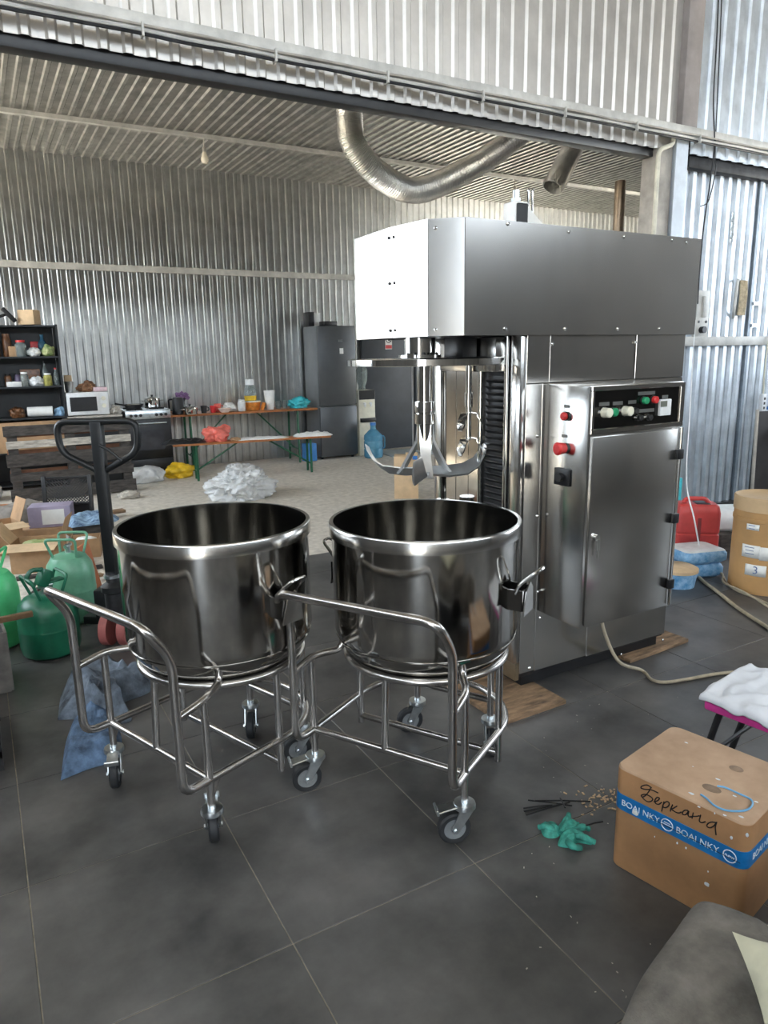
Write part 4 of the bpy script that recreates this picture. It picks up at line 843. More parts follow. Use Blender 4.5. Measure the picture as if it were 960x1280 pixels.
# ---------------------------------------------------------------- clutter on the concrete behind the cylinders
def open_box(loc, rz, L, W, H, m, label, flaps=True, name='open_carton', fill=None):
    t = thing(name, label, 'box', loc, rz); th = 0.005
    for nm, a in (('side_wall', (-L/2, L/2, -W/2, -W/2+th)), ('side_wall', (-L/2, L/2, W/2-th, W/2)), ('side_wall', (-L/2, -L/2+th, -W/2+th, W/2-th)), ('side_wall', (L/2-th, L/2, -W/2+th, W/2-th))):
        obj(nm, MB().bx(*a, th, H), m, t)
    obj('bottom', MB().bx(-L/2, L/2, -W/2, W/2, 0, th), m, t)
    if flaps:
        obj('flap', MB().box((0, -W/2-0.085, H-0.005), (L*1.05, 0.17, 0.004), Matrix.Rotation(R(6), 3, 'X')), CARDL, t)
        obj('flap', MB().box((L/2+0.03, 0.02, H+0.085), (0.004, W*0.9, 0.19), Matrix.Rotation(R(20), 3, 'Y')), m, t)
        obj('flap', MB().box((-L/2-0.05, 0.02, H+0.055), (0.004, W*0.8, 0.17), Matrix.Rotation(R(-38), 3, 'Y')), CARDL, t)
    if fill: obj('contents', MB().blob((0, 0, H*0.45), (L*0.86, W*0.82, H*0.62), 5, 0.3, 3), fill, t, 80)
    return t
open_box((0.27, 5.78, 0), R(-18), 0.34, 0.26, 0.22, CARD, 'open cardboard box with spread flaps and green contents', fill=GREENL)
open_box((0.62, 5.98, 0), R(-12), 0.22, 0.20, 0.15, CARD, 'small cardboard carton next to the pallet jack drawbar', False, fill=PAPER)
open_box((0.0, 6.45, 0), R(15), 0.34, 0.26, 0.25, CARD, 'open cardboard carton partly behind the green filled box', True)
one('white_carton', MB().box((0, 0, 0.09), (0.07, 0.08, 0.16), None, 0.004), PAPER, 'narrow white paper carton between the two cardboard boxes', 'box', (0.462, 6.04, 0), R(10))
t = thing('purple_box', 'flat mauve box with pale label behind the open cardboard box', 'box', (0.45, 6.75, 0.12), R(-14))
obj('carton', MB().box((0, 0, 0.09), (0.34, 0.22, 0.18), None, 0.004), mat('mauve_carton', (0.32, 0.28, 0.38), 0.6, 0, 0.1, 6), t); obj('label_patch', MB().box((0.03, -0.1115, 0.09), (0.18, 0.002, 0.13)), PAPER, t)
one('flat_carton', MB().box((0, 0, 0.06), (0.46, 0.30, 0.118), None, 0.004), CARD, 'flat brown carton lying under the mauve box', 'box', (0.42, 6.76, 0), R(-14))
t = thing('mesh_crate', 'black folding mesh crate leaning among the planks', 'crate', (0.62, 7.02, 0), R(-20))
MESHB = BLACK
for x in (-0.20, 0.20): obj('frame_post', MB().box((x, 0, 0.25), (0.035, 0.035, 0.50), Matrix.Rotation(R(-6), 3, 'X'), 0.004), MESHB, t)
for z in (0.06, 0.24, 0.48): obj('frame_rail', MB().box((0, (z-0.25)*0.105, z), (0.40, 0.018, 0.022), None, 0.003), MESHB, t)
for k in range(15):
    u = -0.19+k*0.027
    for s in (-1, 1):
        a, b = u, u+s*0.22
        a2, b2 = max(-0.19, min(0.19, a)), max(-0.19, min(0.19, b))
        if abs(b2-a2) < 0.02: continue
        z1 = 0.25+0.22*abs(b2-a2)/0.22
        obj('lattice_bar', MB().tube([(a2, 0.0, 0.25), (b2, (z1-0.25)*0.105, z1)], 0.0042, 5), MESHB, t)
obj('back_panel', MB().bx(-0.19, 0.19, 0.06, 0.075, 0.0, 0.22), MESHB, t)
def plank(px0, px1, z, L_, wd, th, m, label, name='plank'):
    a, b = GZ(*px0, z), GZ(*px1, z); c = (a+b)/2; d = b-a
    return one(name, MB().box((0, 0, 0), (d.length, wd, th), None, 0.003, 1), m, label, 'plank', (c.x, c.y, z-th/2+0.0), math.atan2(d.y, d.x))
plank((-10, 664), (135, 645), 0.035, 0, 0.12, 0.03, CARDL, 'pale wooden plank lying behind the open cardboard boxes')
plank((-10, 660), (155, 636), 0.070, 0, 0.10, 0.03, WOOD, 'brown wooden plank across the pile in front of the pallet')
plank((20, 722), (128, 706), 0.022, 0, 0.06, 0.02, GREYW, 'dark weathered lath on the floor in front of the cartons')
plank((85, 728), (128, 716), 0.046, 0, 0.05, 0.02, WOOD, 'short brown lath on top of the dark lath')
plank((35, 745), (70, 715), 0.022, 0, 0.03, 0.02, GREYW, 'thin dark stick lying by the open cardboard box')
one('tarpaulin', MB().patch([(-0.25, 6.95), (-0.1, 7.7), (0.3, 7.85), (0.55, 7.6), (0.42, 7.25), (0.1, 7.0)], 0.20, 0.072, 81, freq=3), mat('grey_tarpaulin', (0.24, 0.22, 0.20), 0.7, 0, 0.2, 6), 'grey dirty tarpaulin spread over the pile before the pallet', 'tarpaulin', sharp=80)
c = GZ(18, 627, 0.12); one('orange_board', MB().box((0, 0, 0), (0.46, 0.40, 0.02), Matrix.Rotation(R(6), 3, 'Y'), 0.003), mat('orange_plywood', (0.46, 0.17, 0.05), 0.6, 0, 0.15, 4), 'orange plywood board lying at the foot of the pallet', 'board', (0.18, 8.22, 0.045), R(20))
one('plastic_sack', MB().blob((0, 0, 0), (0.36, 0.34, 0.42), 83, 0.4, 4), WBAG, 'white plastic sack beside the pallet end and the bookcase', 'bag', (-0.06, 9.05, 0), sharp=80)
one('striped_cloth', MB().patch([(0.55, 6.22), (0.90, 6.26), (0.92, 6.52), (0.6, 6.54), (0.52, 6.40)], 0.09, 0.182, 85, freq=7), mat('navy_stripe_cloth', (0.02, 0.05, 0.14), 0.8, 0, 0, 7, col2=(0.35, 0.52, 0.68), aniso=(2, 6, 2)), 'navy and pale blue striped cloth heaped over the small carton', 'cloth', sharp=80)
one('scrap_box', MB().box((0, 0, 0.09), (0.32, 0.24, 0.18), None, 0.004), GREYW, 'dark wooden box beneath the striped cloth', 'box', (0.73, 6.38, 0), R(-5))
one('tin_can', MB().lathe([(0, 0), (0.035, 0), (0.035, 0.10), (0.038, 0.104), (0, 0.104)], n=20), ZINC, 'small grey tin can between the carton and striped cloth', 'can', (0.50, 6.24, 0))

# ---------------------------------------------------------------- foreground box
BANG = math.atan2(-0.356, 0.072)                      # direction of its long visible face
bl = GZ(767, 1079); e1 = Vector((math.cos(BANG), math.sin(BANG), 0)); e2 = Vector((-e1.y, e1.x, 0))
LX, LYY, BH = 0.385, 0.345, 0.332
ctr = Vector((bl.x, bl.y, 0)) - e1*0.012 - e2*0.004 + e1*LX/2 + e2*LYY/2
BOXM = mat('tan_fibre_board', (0.40, 0.215, 0.10), 0.7, 0, 0.10, 5, 0.05, 60)
LIDM = mat('scuffed_tan_board', (0.40, 0.26, 0.16), 0.7, 0, 0, 7, 0.05, 60, col2=(0.56, 0.38, 0.25), detail=8)
t = thing('fibre_box', 'tan rounded cardboard box with blue tape and handwriting', 'box', (ctr.x, ctr.y, 0), BANG)
BM = (Matrix.Translation((ctr.x, ctr.y, 0)) @ Matrix.Rotation(BANG, 4, 'Z')).inverted()
def rrect(L, W, r, n=6):
    o = []
    for sx, sy, a in ((1, 1, 0), (-1, 1, 90), (-1, -1, 180), (1, -1, 270)):
        for k in range(n+1):
            q = R(a+90*k/n); o.append((sx*(L/2-r)+r*math.cos(q), sy*(W/2-r)+r*math.sin(q)))
    return o
obj('box_body', MB().loft([[(x, y, z) for x, y in rrect(LX-d, LYY-d, 0.030)] for z, d in ((0.0, 0.006), (0.004, 0), (BH-0.0075, 0.0))]), BOXM, t)
lidp = obj('box_lid', MB().loft([[(x, y, z) for x, y in rrect(LX-d, LYY-d, 0.031)] for z, d in ((BH-0.0072, 0.0), (BH-0.005, 0.001), (BH-0.0015, 0.006), (BH, 0.02))]), LIDM, t)
def band(z0, z1, off):
    rs = rrect(LX+off*2, LYY+off*2, 0.030+off); ri = rrect(LX-0.0006, LYY-0.0006, 0.030)
    return MB().loft([[(x, y, z0) for x, y in ri], [(x, y, z0) for x, y in rs], [(x, y, z1) for x, y in rs], [(x, y, z1) for x, y in ri]], False)
tp = obj('blue_tape', band(0.196, 0.247, 0.0012), mat('blue_tape', (0.01, 0.17, 0.46), 0.35, 0, 0.12, 20), t)
FACE = Matrix.Translation((0, -LYY/2-0.0018, 0.2215)) @ Matrix.Rotation(R(90), 4, 'X')     # visible long face
PRINT = mat('white_print', (0.72, 0.76, 0.80), 0.5)
for x, s_, sz in ((-0.104, 'BOAI NKY', 0.026), (0.064, 'BOAI NKY', 0.026)):
    text('tape_lettering', s_, sz, PRINT, tp, FACE @ Matrix.Translation((x, 0, 0)) )
for x in (-0.022, 0.152):
    obj('tape_emblem', MB().tube([(x+0.017*math.cos(i*PI/10), 0.017*math.sin(i*PI/10), 0) for i in range(20)], 0.0014, 5, closed=True).xf(FACE), PRINT, tp)
    if x < 0.1: obj('tape_emblem', MB().box((x, 0, 0), (0.030, 0.002, 0.001)).box((x, 0.006, 0), (0.018, 0.002, 0.001)).xf(FACE), PRINT, tp)
text('tape_lettering', 'new', 0.016, PRINT, tp, FACE @ Matrix.Translation((0.152, 0, 0)))
SIDE = Matrix.Rotation(R(90), 4, 'Z') @ Matrix.Translation((0, -LX/2-0.0018, 0.2215)) @ Matrix.Rotation(R(90), 4, 'X')
text('tape_lettering', 'BOAI NKY', 0.028, PRINT, tp, SIDE @ Matrix.Translation((-0.07, 0, 0)))
obj('tape_score', MB().box((0.05, -0.004, 0.0008), (0.26, 0.0016, 0.0008)).xf(FACE), BLACK, tp)
# handwriting traced on the face plane (strokes in a 4.8x enlargement whose corner is pixel 760, 900)
n3 = -e2; fp0 = ctr - e2*(LYY/2+0.0009)
def on_face(x, y):
    d = ray(760+x/4.8, 900+y/4.8); k = (fp0-CAM).dot(n3)/d.dot(n3); return BM @ (CAM+d*k)
strokes = [
 [(262, 408), (235, 390), (205, 396), (198, 408), (222, 416), (262, 420), (302, 438)],
 [(258, 402), (244, 430), (222, 455), (205, 462), (200, 452), (222, 446), (252, 458), (268, 474), (258, 488), (238, 490), (216, 476), (206, 462)],
 [(276, 490), (298, 484), (308, 470), (296, 464), (282, 480), (286, 500), (304, 506), (322, 494)],
 [(336, 490), (328, 520), (322, 548)], [(332, 504), (350, 490), (366, 496), (364, 514), (346, 526), (330, 522)],
 [(388, 508), (378, 530), (374, 548)], [(414, 516), (392, 530), (380, 534), (404, 552), (424, 558), (440, 552)],
 [(480, 542), (460, 542), (446, 556), (452, 568), (468, 566), (484, 546), (480, 570), (490, 582), (500, 578)],
 [(512, 556), (504, 590)], [(506, 578), (530, 578), (548, 574)], [(556, 570), (548, 604), (562, 616), (584, 610)],
 [(650, 616), (622, 612), (600, 622), (594, 638), (612, 646), (636, 634), (652, 612), (644, 644), (648, 690)]]
INK = mat('marker_ink', (0.008, 0.008, 0.01), 0.5)
for st in strokes:
    obj('handwriting', MB().tube(smooth_path([on_face(*q) for q in st], 5), 0.0017, 6), INK, t)
q = on_face(165, 555); obj('paper_scrap', MB().blob((q.x, q.y-0.001, q.z-0.008), (0.020, 0.003, 0.018), 4, 0.3, 3, 2), PAPER, t)
q = on_face(595, 975); obj('paint_spot', MB().blob((q.x, q.y, q.z-0.006), (0.014, 0.002, 0.012), 6, 0.4, 3, 2, False), PRINT, t)
for (x, y, s_) in ((415, 738, .005), (468, 768, .005), (740, 708, .007), (835, 690, .008), (640, 560, .004), (280, 700, .003), (600, 910, .004)):
    q = on_face(x, y); obj('paint_spot', MB().blob((q.x, q.y, q.z), (s_, 0.0015, s_*1.5), x % 7, 0.4, 3, 2, False), PRINT, t)
def on_top(x, y): return GZ(760+x/4.8, 900+y/4.8, BH+0.0005)
STAIN = mat('brown_stain', (0.22, 0.15, 0.10), 0.7, 0, 0.2, 20)
for (x, y, a, b) in ((770, 292, .020, .016), (622, 410, .026, .018)):
    q = BM @ on_top(x, y); obj('stain', MB().lathe([(a, 0.0), (a*0.9, 0.0006), (0, 0.0007)], n=18).xf(Matrix.Translation((q.x, q.y, BH)) @ Matrix.Diagonal((1, b/a, 1, 1))), STAIN, lidp)
for (x, y, s_) in ((660, 355, .010), (510, 278, .004), (500, 440, .011), (545, 520, .006), (760, 455, .008), (890, 490, .008), (470, 135, .008), (700, 570, .007), (800, 580, .01)):
    q = BM @ on_top(x, y); obj('paint_spot', MB().blob((q.x, q.y, BH), (s_*1.4, s_*0.8, 0.0012), x % 9, 0.4, 3, 2, False), PRINT, lidp)
one('blue_wire', MB().tube(smooth_path([tuple(on_top(x, y)+Vector((0, 0, 0.003))) for x, y in ((655, 402), (700, 410), (780, 445), (850, 478), (868, 505), (850, 535), (800, 552), (710, 548), (640, 520), (590, 475), (556, 452))], 6), 0.0026, 8), mat('light_blue_wire', (0.16, 0.42, 0.70), 0.4), 'light blue curved wire loop lying on the tan box lid', 'wire')

# ---------------------------------------------------------------- grey armchair seat and cream pillow in the corner
SEATM = mat('grey_upholstery', (0.085, 0.078, 0.066), 0.95, 0, 0, 11, 0.25, 220, col2=(0.21, 0.19, 0.165), detail=9)
t = thing('armchair', 'low grey fabric armchair seat next to the tan box', 'armchair', (1.22, 0.42, 0), 0)
AM = Matrix.Translation((-1.22, -0.42, 0))
zt = 0.42
outl = [GZ(*q, zt) for q in ((778, 1262), (800, 1215), (838, 1160), (868, 1122), (900, 1124), (945, 1142), (985, 1160))]
pts = [(p.x, p.y) for p in outl] + [(1.55, 0.55), (1.60, 0.10), (0.95, 0.02), (0.80, 0.40)]
per = smooth_path([Vector((x, y, 0)) for x, y in pts]+[Vector((*pts[0], 0))], 6)[:-1]
cen = sum(per, Vector())/len(per)
def ringz(f, z): return [((cen+(p-cen)*f).x, (cen+(p-cen)*f).y, z+0.006*noise.noise(p*6)) for p in per]
obj('seat_cushion', MB().loft([ringz(0.95, 0.24), ringz(1.0, 0.26), ringz(1.015, 0.34), ringz(1.0, 0.395), ringz(0.965, 0.415), ringz(0.85, 0.425), ringz(0.5, 0.43)]).xf(AM), SEATM, t, 60)
obj('seat_base', MB().loft([ringz(0.90, 0.06), ringz(0.93, 0.235)]).xf(AM), DARK, t)
obj('piping', MB().tube([(p.x, p.y, 0.262) for p in per], 0.006, 6, closed=True).xf(AM), WHITE, t)
obj('armrest', MB().blob((1.66, 0.62, 0.10), (0.50, 0.26, 0.36), 90, 0.08, 1.5, 4).xf(AM), SEATM, t, 80)
for (x, y) in ((1.0, 0.2), (1.0, 0.5), (1.45, 0.2), (1.4, 0.5)): obj('foot', MB().cyl((x, y, 0), (x, y, 0.07), 0.02).xf(AM), BLACK, t)
PIL = mat('cream_pillow_fabric', (0.62, 0.60, 0.45), 0.85, 0, 0.06, 9, 0.15, 60)
a0 = GZ(914, 1176, 0.47); mb = MB()
N = 22; top = []; L_, W_ = 0.42, 0.42
ax = (GZ(985, 1190, 0.47)-a0).normalized(); ay = (GZ(928, 1285, 0.47)-a0).normalized()
def pil(i, j, s):
    u, v = i/N, j/N; k = (4*u*(1-u))**0.42*(4*v*(1-v))**0.42
    pin = 0.03*math.sin(PI*u)*(2*v-1) , 0.03*math.sin(PI*v)*(2*u-1)
    p = a0+ax*(u*L_-pin[1])+ay*(v*W_-pin[0]); return (p.x, p.y, 0.490+s*0.05*k+0.004*noise.noise(Vector((u*6, v*6, s))))
mb.sheet([[pil(i, j, 1) for i in range(N+1)] for j in range(N+1)]); mb.sheet([[pil(i, j, -1) for i in range(N+1)] for j in range(N+1)])
bmesh.ops.remove_doubles(mb.bm, verts=mb.bm.verts[:], dist=0.0006)
one('pillow', mb, PIL, 'cream fabric pillow lying on the grey armchair seat', 'pillow', sharp=80)

# ---------------------------------------------------------------- stool with white cloth
SZ = 0.33
c1, c2 = GZ(880, 868, SZ), GZ(940, 890, SZ)
du = (c2-c1).normalized(); dv = Vector((-du.y, du.x, 0)); sang = math.atan2(du.y, du.x)
SL, SW = 0.44, 0.34
sc0 = c1+du*SL/2+dv*SW/2
t = thing('folding_stool', 'small black legged stool with magenta seat under a white cloth', 'stool', (sc0.x, sc0.y, 0), sang)
obj('seat', MB().box((0, 0, SZ-0.030), (SL, SW, 0.056), None, 0.012), mat('magenta_vinyl', (0.60, 0.05, 0.28), 0.5), t)
for s in (-1, 1):
    for q in (-1, 1): obj('leg', MB().tube([(s*(SL/2-0.05), q*(SW/2-0.04), SZ-0.04), (s*(SL/2-0.02)-0.03, q*(SW/2-0.04)-0.02, 0.0)], 0.012, 12), BLACK, t)
    obj('leg_rail', MB().tube([(s*(SL/2-0.045), -(SW/2-0.04), 0.12), (s*(SL/2-0.045), SW/2-0.04, 0.12)], 0.008, 8), BLACK, t)
CLOTH = mat('white_cotton', (0.70, 0.72, 0.76), 0.9, 0, 0.04, 8, 0.1, 30)
mb = MB(); rows = []; N = 64
for j in range(N+1):
    rr = []
    for i in range(N+1):
        u, v = (i/N-0.5)*(SL+0.045), (j/N-0.5)*(SW+0.06)
        ov = max(0, abs(u)-SL/2, abs(v)-SW/2); w_ = noise.noise(Vector((u*9, v*9, 3)))
        z = SZ+0.004+0.006*abs(noise.noise(Vector((u*9, v*6, 1))))+0.013*max(0, 0.35-abs(noise.noise(Vector((u*14+2, v*8+u*6, 5)))))/0.35 - ov*(1.1+0.5*w_)
        x = max(-SL/2-0.008-0.006*w_, min(SL/2+0.008+0.006*w_, u)); y = max(-SW/2-0.010-0.010*w_, min(SW/2+0.010, v))
        rr.append((x, y, z+0.002))
    rows.append(rr)
o = one('white_cloth', mb.sheet(rows), CLOTH, 'white cotton cloth draped over the magenta stool', 'cloth', (sc0.x, sc0.y, 0), sang, sharp=80)
md = o.modifiers.new('thickness', 'SOLIDIFY'); md.thickness = 0.003; md.offset = 1

# ---------------------------------------------------------------- right side: drum, canister, bags, pallet
DRUMM = mat('tan_fibre_drum', (0.46, 0.26, 0.10), 0.55, 0, 0.08, 4)
DC = Vector((4.315, 2.66, 0)); DR, DH = 0.195, 0.615
t = thing('fibre_drum', 'tan fibre drum with white paper labels beside the gate', 'drum', DC)
obj('drum_body', MB().lathe([(0, 0), (DR, 0), (DR, DH-0.09), (0, DH-0.09)], n=56), DRUMM, t)
obj('drum_lid', MB().lathe([(0, DH-0.088), (DR+0.006, DH-0.088), (DR+0.006, DH-0.006), (DR-0.002, DH), (DR-0.02, DH-0.012), (0, DH-0.012)], n=56), mat('pale_drum_lid', (0.52, 0.36, 0.20), 0.6, 0, 0.08, 5), t)
obj('hoop', MB().lathe([(DR, DH-0.155), (DR+0.004, DH-0.153), (DR+0.004, DH-0.13), (DR, DH-0.128)], n=56), DRUMM, t)
def drum_pt(px, py):
    d = ray(px, py); o_ = CAM-DC; a = d.x**2+d.y**2; b = 2*(o_.x*d.x+o_.y*d.y); c_ = o_.x**2+o_.y**2-DR**2
    disc = b*b-4*a*c_
    k = (-b-math.sqrt(max(0, disc)))/(2*a); p = CAM+d*k-DC; return math.atan2(p.y, p.x), p.z
def drum_label(px0, py0, px1, py1, nm='paper_label'):
    a0_, z0 = drum_pt(px0, py0); a1_, z1 = drum_pt(px1, py1); a0_ %= 2*PI; a1_ %= 2*PI
    rs = [[((DR+e)*math.cos(a0_+(a1_-a0_)*i/8), (DR+e)*math.sin(a0_+(a1_-a0_)*i/8), z) for i in range(9)] for z, e in ((z1, 0.0015), (z0, 0.0015))]
    o = obj(nm, MB().sheet(rs), PAPER, t); md = o.modifiers.new('thickness', 'SOLIDIFY'); md.thickness = 0.001; md.offset = 0
    return o, (a0_+a1_)/2, (z0+z1)/2
drum_label(934, 654, 949, 664); drum_label(928.5, 679, 949, 699); drum_label(950, 684, 968, 702)
lb, am, zm = drum_label(932, 704, 957, 722)
TM = Matrix.Rotation(am, 4, 'Z') @ Matrix.Translation((DR+0.0025, 0, zm)) @ Matrix.Rotation(R(90), 4, 'Z') @ Matrix.Rotation(R(90), 4, 'X')
text('label_number', '3', 0.07, mat('blue_pen', (0.12, 0.18, 0.35), 0.6), lb, TM)
for (px, py, wd) in ((940, 657, .04), (940, 661, .035), (937, 684, .06), (937, 688, .05), (937, 692, .055)):
    a_, z_ = drum_pt(px, py); TM = Matrix.Rotation(a_, 4, 'Z') @ Matrix.Translation((DR+0.002, 0, z_))
    obj('printed_line', MB().box((0, 0, 0), (0.0012, wd, 0.004)).xf(TM), MATS['blue_pen'], lb)
# red canister
t = thing('jerry_can', 'red plastic jerry can with dark recess standing by the gate', 'jerry can', (4.52, 3.33, 0), R(-38))
REDJ = mat('red_jerry_plastic', (0.50, 0.05, 0.045), 0.45, 0, 0.12, 5)
obj('can_body', MB().loft([[(x, y, z) for x, y in rrect(0.30-d, 0.20-d, 0.03)] for z, d in ((0, 0.03), (0.02, 0), (0.20, 0.0), (0.205, 0.008), (0.215, 0.008), (0.22, 0.0), (0.36, 0), (0.41, 0.02), (0.425, 0.05))]), REDJ, t)
obj('side_groove', MB().bx(-0.012, 0.012, -0.104, -0.099, 0.03, 0.33), mat('dark_red_groove', (0.20, 0.03, 0.03), 0.5), t)
obj('handle', MB().tube(fillet([(-0.10, 0, 0.41), (-0.08, 0, 0.455), (0.06, 0, 0.455), (0.09, 0, 0.41)], 0.03), 0.016, 10), REDJ, t)
obj('recess', MB().bx(-0.02, 0.08, -0.07, 0.06, 0.415, 0.428, 0.004), BLACK, t)
# blue and white bags
BW = mat('blue_print_bag', (0.06, 0.25, 0.50), 0.45, 0, 0, 26, col2=(0.35, 0.55, 0.75))
def sack(loc, rz, sz, m, lab, m2):
    t = thing('powder_bag', lab, 'bag', loc, rz)
    L, W, H = sz
    obj('bag_body', MB().loft([[(x, y, z) for x, y in rrect(L-d, W-d, 0.04)] for z, d in ((0, 0.06), (H*0.25, 0.0), (H*0.7, 0.0), (H*0.9, 0.02))]), m, t, 60)
    obj('bag_top', MB().loft([[(x, y, z+0.006*noise.noise(Vector((x*9, y*9, z)))) for x, y in rrect(L-d, W-d, 0.04)] for z, d in ((H*0.902, 0.015), (H*0.97, 0.03), (H, 0.10))]), m2, t, 60)
sack((4.20, 3.07, 0), R(-20), (0.30, 0.24, 0.10), BW, 'lower blue printed powder bag of the two beside the jerry can', BW)
sack((4.19, 3.065, 0.101), R(-16), (0.33, 0.26, 0.10), BW, 'upper blue and white powder bag stacked beside the jerry can', WBAG)
t = thing('plastic_bucket', 'squat tub with blue side and tan lid half hidden behind the machine', 'tub', (3.90, 2.98, 0))
obj('tub', MB().lathe([(0, 0), (0.11, 0), (0.125, 0.10), (0, 0.10)], n=32), BW, t); obj('tub_lid', MB().lathe([(0, 0.10), (0.13, 0.10), (0.13, 0.12), (0.1, 0.135), (0, 0.135)], n=32), CARDL, t)
# dark bag with lettering behind the canister, on a teal box
one('teal_box', MB().box((0, 0, 0.235), (0.30, 0.20, 0.47), None, 0.006), TEAL, 'teal carton standing behind the red jerry can', 'box', (4.96, 4.03, 0), R(-12))
t = thing('charcoal_bag', 'dark printed bag with pale lettering on the teal carton', 'bag', (4.95, 4.03, 0.471), R(-16))
obj('bag_body', MB().loft([[(x, y, z) for x, y in rrect(L, W, 0.03)] for z, L, W in ((0, 0.24, 0.14), (0.08, 0.27, 0.17), (0.24, 0.25, 0.14), (0.30, 0.28, 0.06), (0.32, 0.31, 0.03), (0.345, 0.31, 0.02))]), mat('dark_bag', (0.06, 0.062, 0.065), 0.4, 0, 0.2, 8), t, 50)
text('bag_lettering', 'gon', 0.13, CREAM, t, Matrix.Translation((0.0, -0.088, 0.16)) @ Matrix.Rotation(R(90), 4, 'X'))
# pallet with white sack
t = thing('low_pallet', 'dark wooden pallet on the floor behind the fibre drum', 'pallet', (5.35, 3.45, 0), R(-20))
for y in (-0.24, -0.08, 0.08, 0.24): obj('pallet_board', MB().bx(-0.45, 0.45, y-0.06, y+0.06, 0.11, 0.132, 0.002, 1), GREYW, t)
for x in (-0.40, 0, 0.40): obj('stringer', MB().bx(x-0.045, x+0.045, -0.30, 0.30, 0, 0.11), GREYW, t)
t = thing('white_sack', 'white paper sack with dark lettering on the low pallet', 'sack', (5.22, 3.40, 0.133), R(-30))
obj('sack_body', MB().loft([[(x, y, z) for x, y in rrect(0.62-d, 0.36-d, 0.05)] for z, d in ((0, 0.05), (0.04, 0), (0.11, 0.0), (0.15, 0.04), (0.16, 0.12))]), WHITE, t, 60)
text('sack_lettering', 'BBYE', 0.10, mat('navy_print', (0.02, 0.03, 0.10), 0.5), t, Matrix.Translation((-0.05, -0.1815, 0.075)) @ Matrix.Rotation(R(90), 4, 'X'))
for k in range(2):
    one('grey_plank', MB().box((0, 0, 0.012), (0.72, 0.09, 0.024), None, 0.002, 1), PALEW, ('pale grey plank lying on the pallet behind the white sack', 'pale grey plank lying against the gate foot behind the pallet')[k], 'plank', ((5.50, 3.62, 0.133), (5.62, 4.16, 0.0))[k], R(-20+14*k))
# blue stand + black frame at the right edge
t = thing('tool_rack', 'black steel frame with panel standing against the gate', 'frame', (6.18, 3.70, 0), R(-15))
obj('back_panel', MB().bx(-0.25, 0.55, 0.10, 0.125, 0.05, 0.98, 0.004), mat('dark_panel', (0.035, 0.032, 0.032), 0.5), t)
for x in (-0.24, 0.5): obj('leg', MB().tube([(x, 0.08, 0), (x-0.03, 0.08, 1.0)], 0.015, 8), WARMG, t)
obj('leg', MB().tube([(0.02, -0.15, 0), (-0.03, -0.15, 0.82)], 0.022, 8), WARMG, t)
obj('shelf', MB().bx(-0.10, 0.5, -0.2, 0.1, 0.80, 0.83), DARK, t)
t = thing('tripod_stand', 'blue tubular tripod stand on top of the black frame', 'stand', (6.30, 3.80, 1.005), R(-15))
obj('stand_leg', MB().tube([(-0.10, 0, 0.0), (0.12, 0, 0.36)], 0.018, 10), BLUE, t); obj('stand_leg', MB().tube([(0.24, 0, 0.0), (0.12, 0, 0.36)], 0.018, 10), BLUE, t); obj('stand_leg', MB().tube([(0.15, 0.06, 0.0), (0.12, 0, 0.36)], 0.018, 10), BLUE, t)
obj('stand_head', MB().bx(0.03, 0.30, -0.05, 0.05, 0.34, 0.42, 0.006), BLUE, t); obj('stand_foot', MB().bx(-0.14, 0.30, -0.05, 0.09, -0.02, 0.006), BLUE, t)
# gate fittings
t = thing('power_strip', 'white power strip with cable hanging on the gate', 'power strip', (6.66, YH+0.02, 1.0))
obj('strip', MB().bx(-0.03, 0.03, -0.02, 0.02, -0.09, 0.09, 0.006), WHITE, t)
for z in (-0.045, 0.0, 0.045): obj('outlet', MB().bx(-0.012, 0.012, -0.0215, -0.019, z-0.012, z+0.012), BLACK, t)
obj('cord', MB().tube(smooth_path([(0, 0, 0.09), (-0.015, 0, 0.30), (0.0, 0, 0.58), (0.06, 0, 0.64), (0.3, 0, 0.64)], 6), 0.008, 8), CREAM, t)
obj('cord', MB().tube(smooth_path([(0, 0, -0.09), (0.04, 0, -0.20), (0.14, 0, -0.32), (0.3, 0, -0.36)], 6), 0.008, 8), CREAM, t)
q = GY(875, 388, YH+0.09)
t = thing('gate_latch', 'grey steel latch box bolted on the gate beside the machine', 'latch', (q.x, YH+0.088, q.z))
obj('plate', MB().bx(-0.085, 0.085, -0.03, 0.01, -0.24, 0.17, 0.004), GREYP, t); obj('bolt_bar', MB().bx(-0.02, 0.03, -0.05, -0.03, -0.06, 0.12, 0.004), GREYP, t)
obj('knob', MB().cyl((-0.01, -0.03, -0.17), (-0.01, -0.07, -0.17), 0.03), DARK, t)
for x in (-0.05, 0.05): obj('screw', MB().cyl((x, -0.03, -0.10), (x, -0.036, -0.10), 0.012, n=10), DARK, t)
q = GY(926, 372, YH+0.09)
t = thing('rope_hank', 'pale rope hank hanging on a hook on the gate', 'rope', (q.x, YH+0.085, q.z))
for k in range(9):
    x = -0.045+k*0.011; obj('rope_strand', MB().tube([(x, -0.012-0.004*(k % 2), 0.15), (x+0.004*math.sin(k), -0.02, 0.0), (x, -0.012, -0.16)], 0.009, 6), mat('jute_rope', (0.45, 0.37, 0.25), 0.9, 0, 0.2, 30) if 'jute_rope' not in MATS else MATS['jute_rope'], t)
obj('hook_handle', MB().tube(fillet([(-0.06, 0, 0.15), (-0.13, -0.04, 0.15), (-0.15, -0.04, -0.12), (-0.09, 0, -0.18)], 0.06), 0.014, 8), GREYP, t)
q = GY(914, 285, YH+0.09)
t = thing('steel_chain', 'short hanging steel chain on the gate below the header', 'chain', (q.x, YH+0.09, q.z))
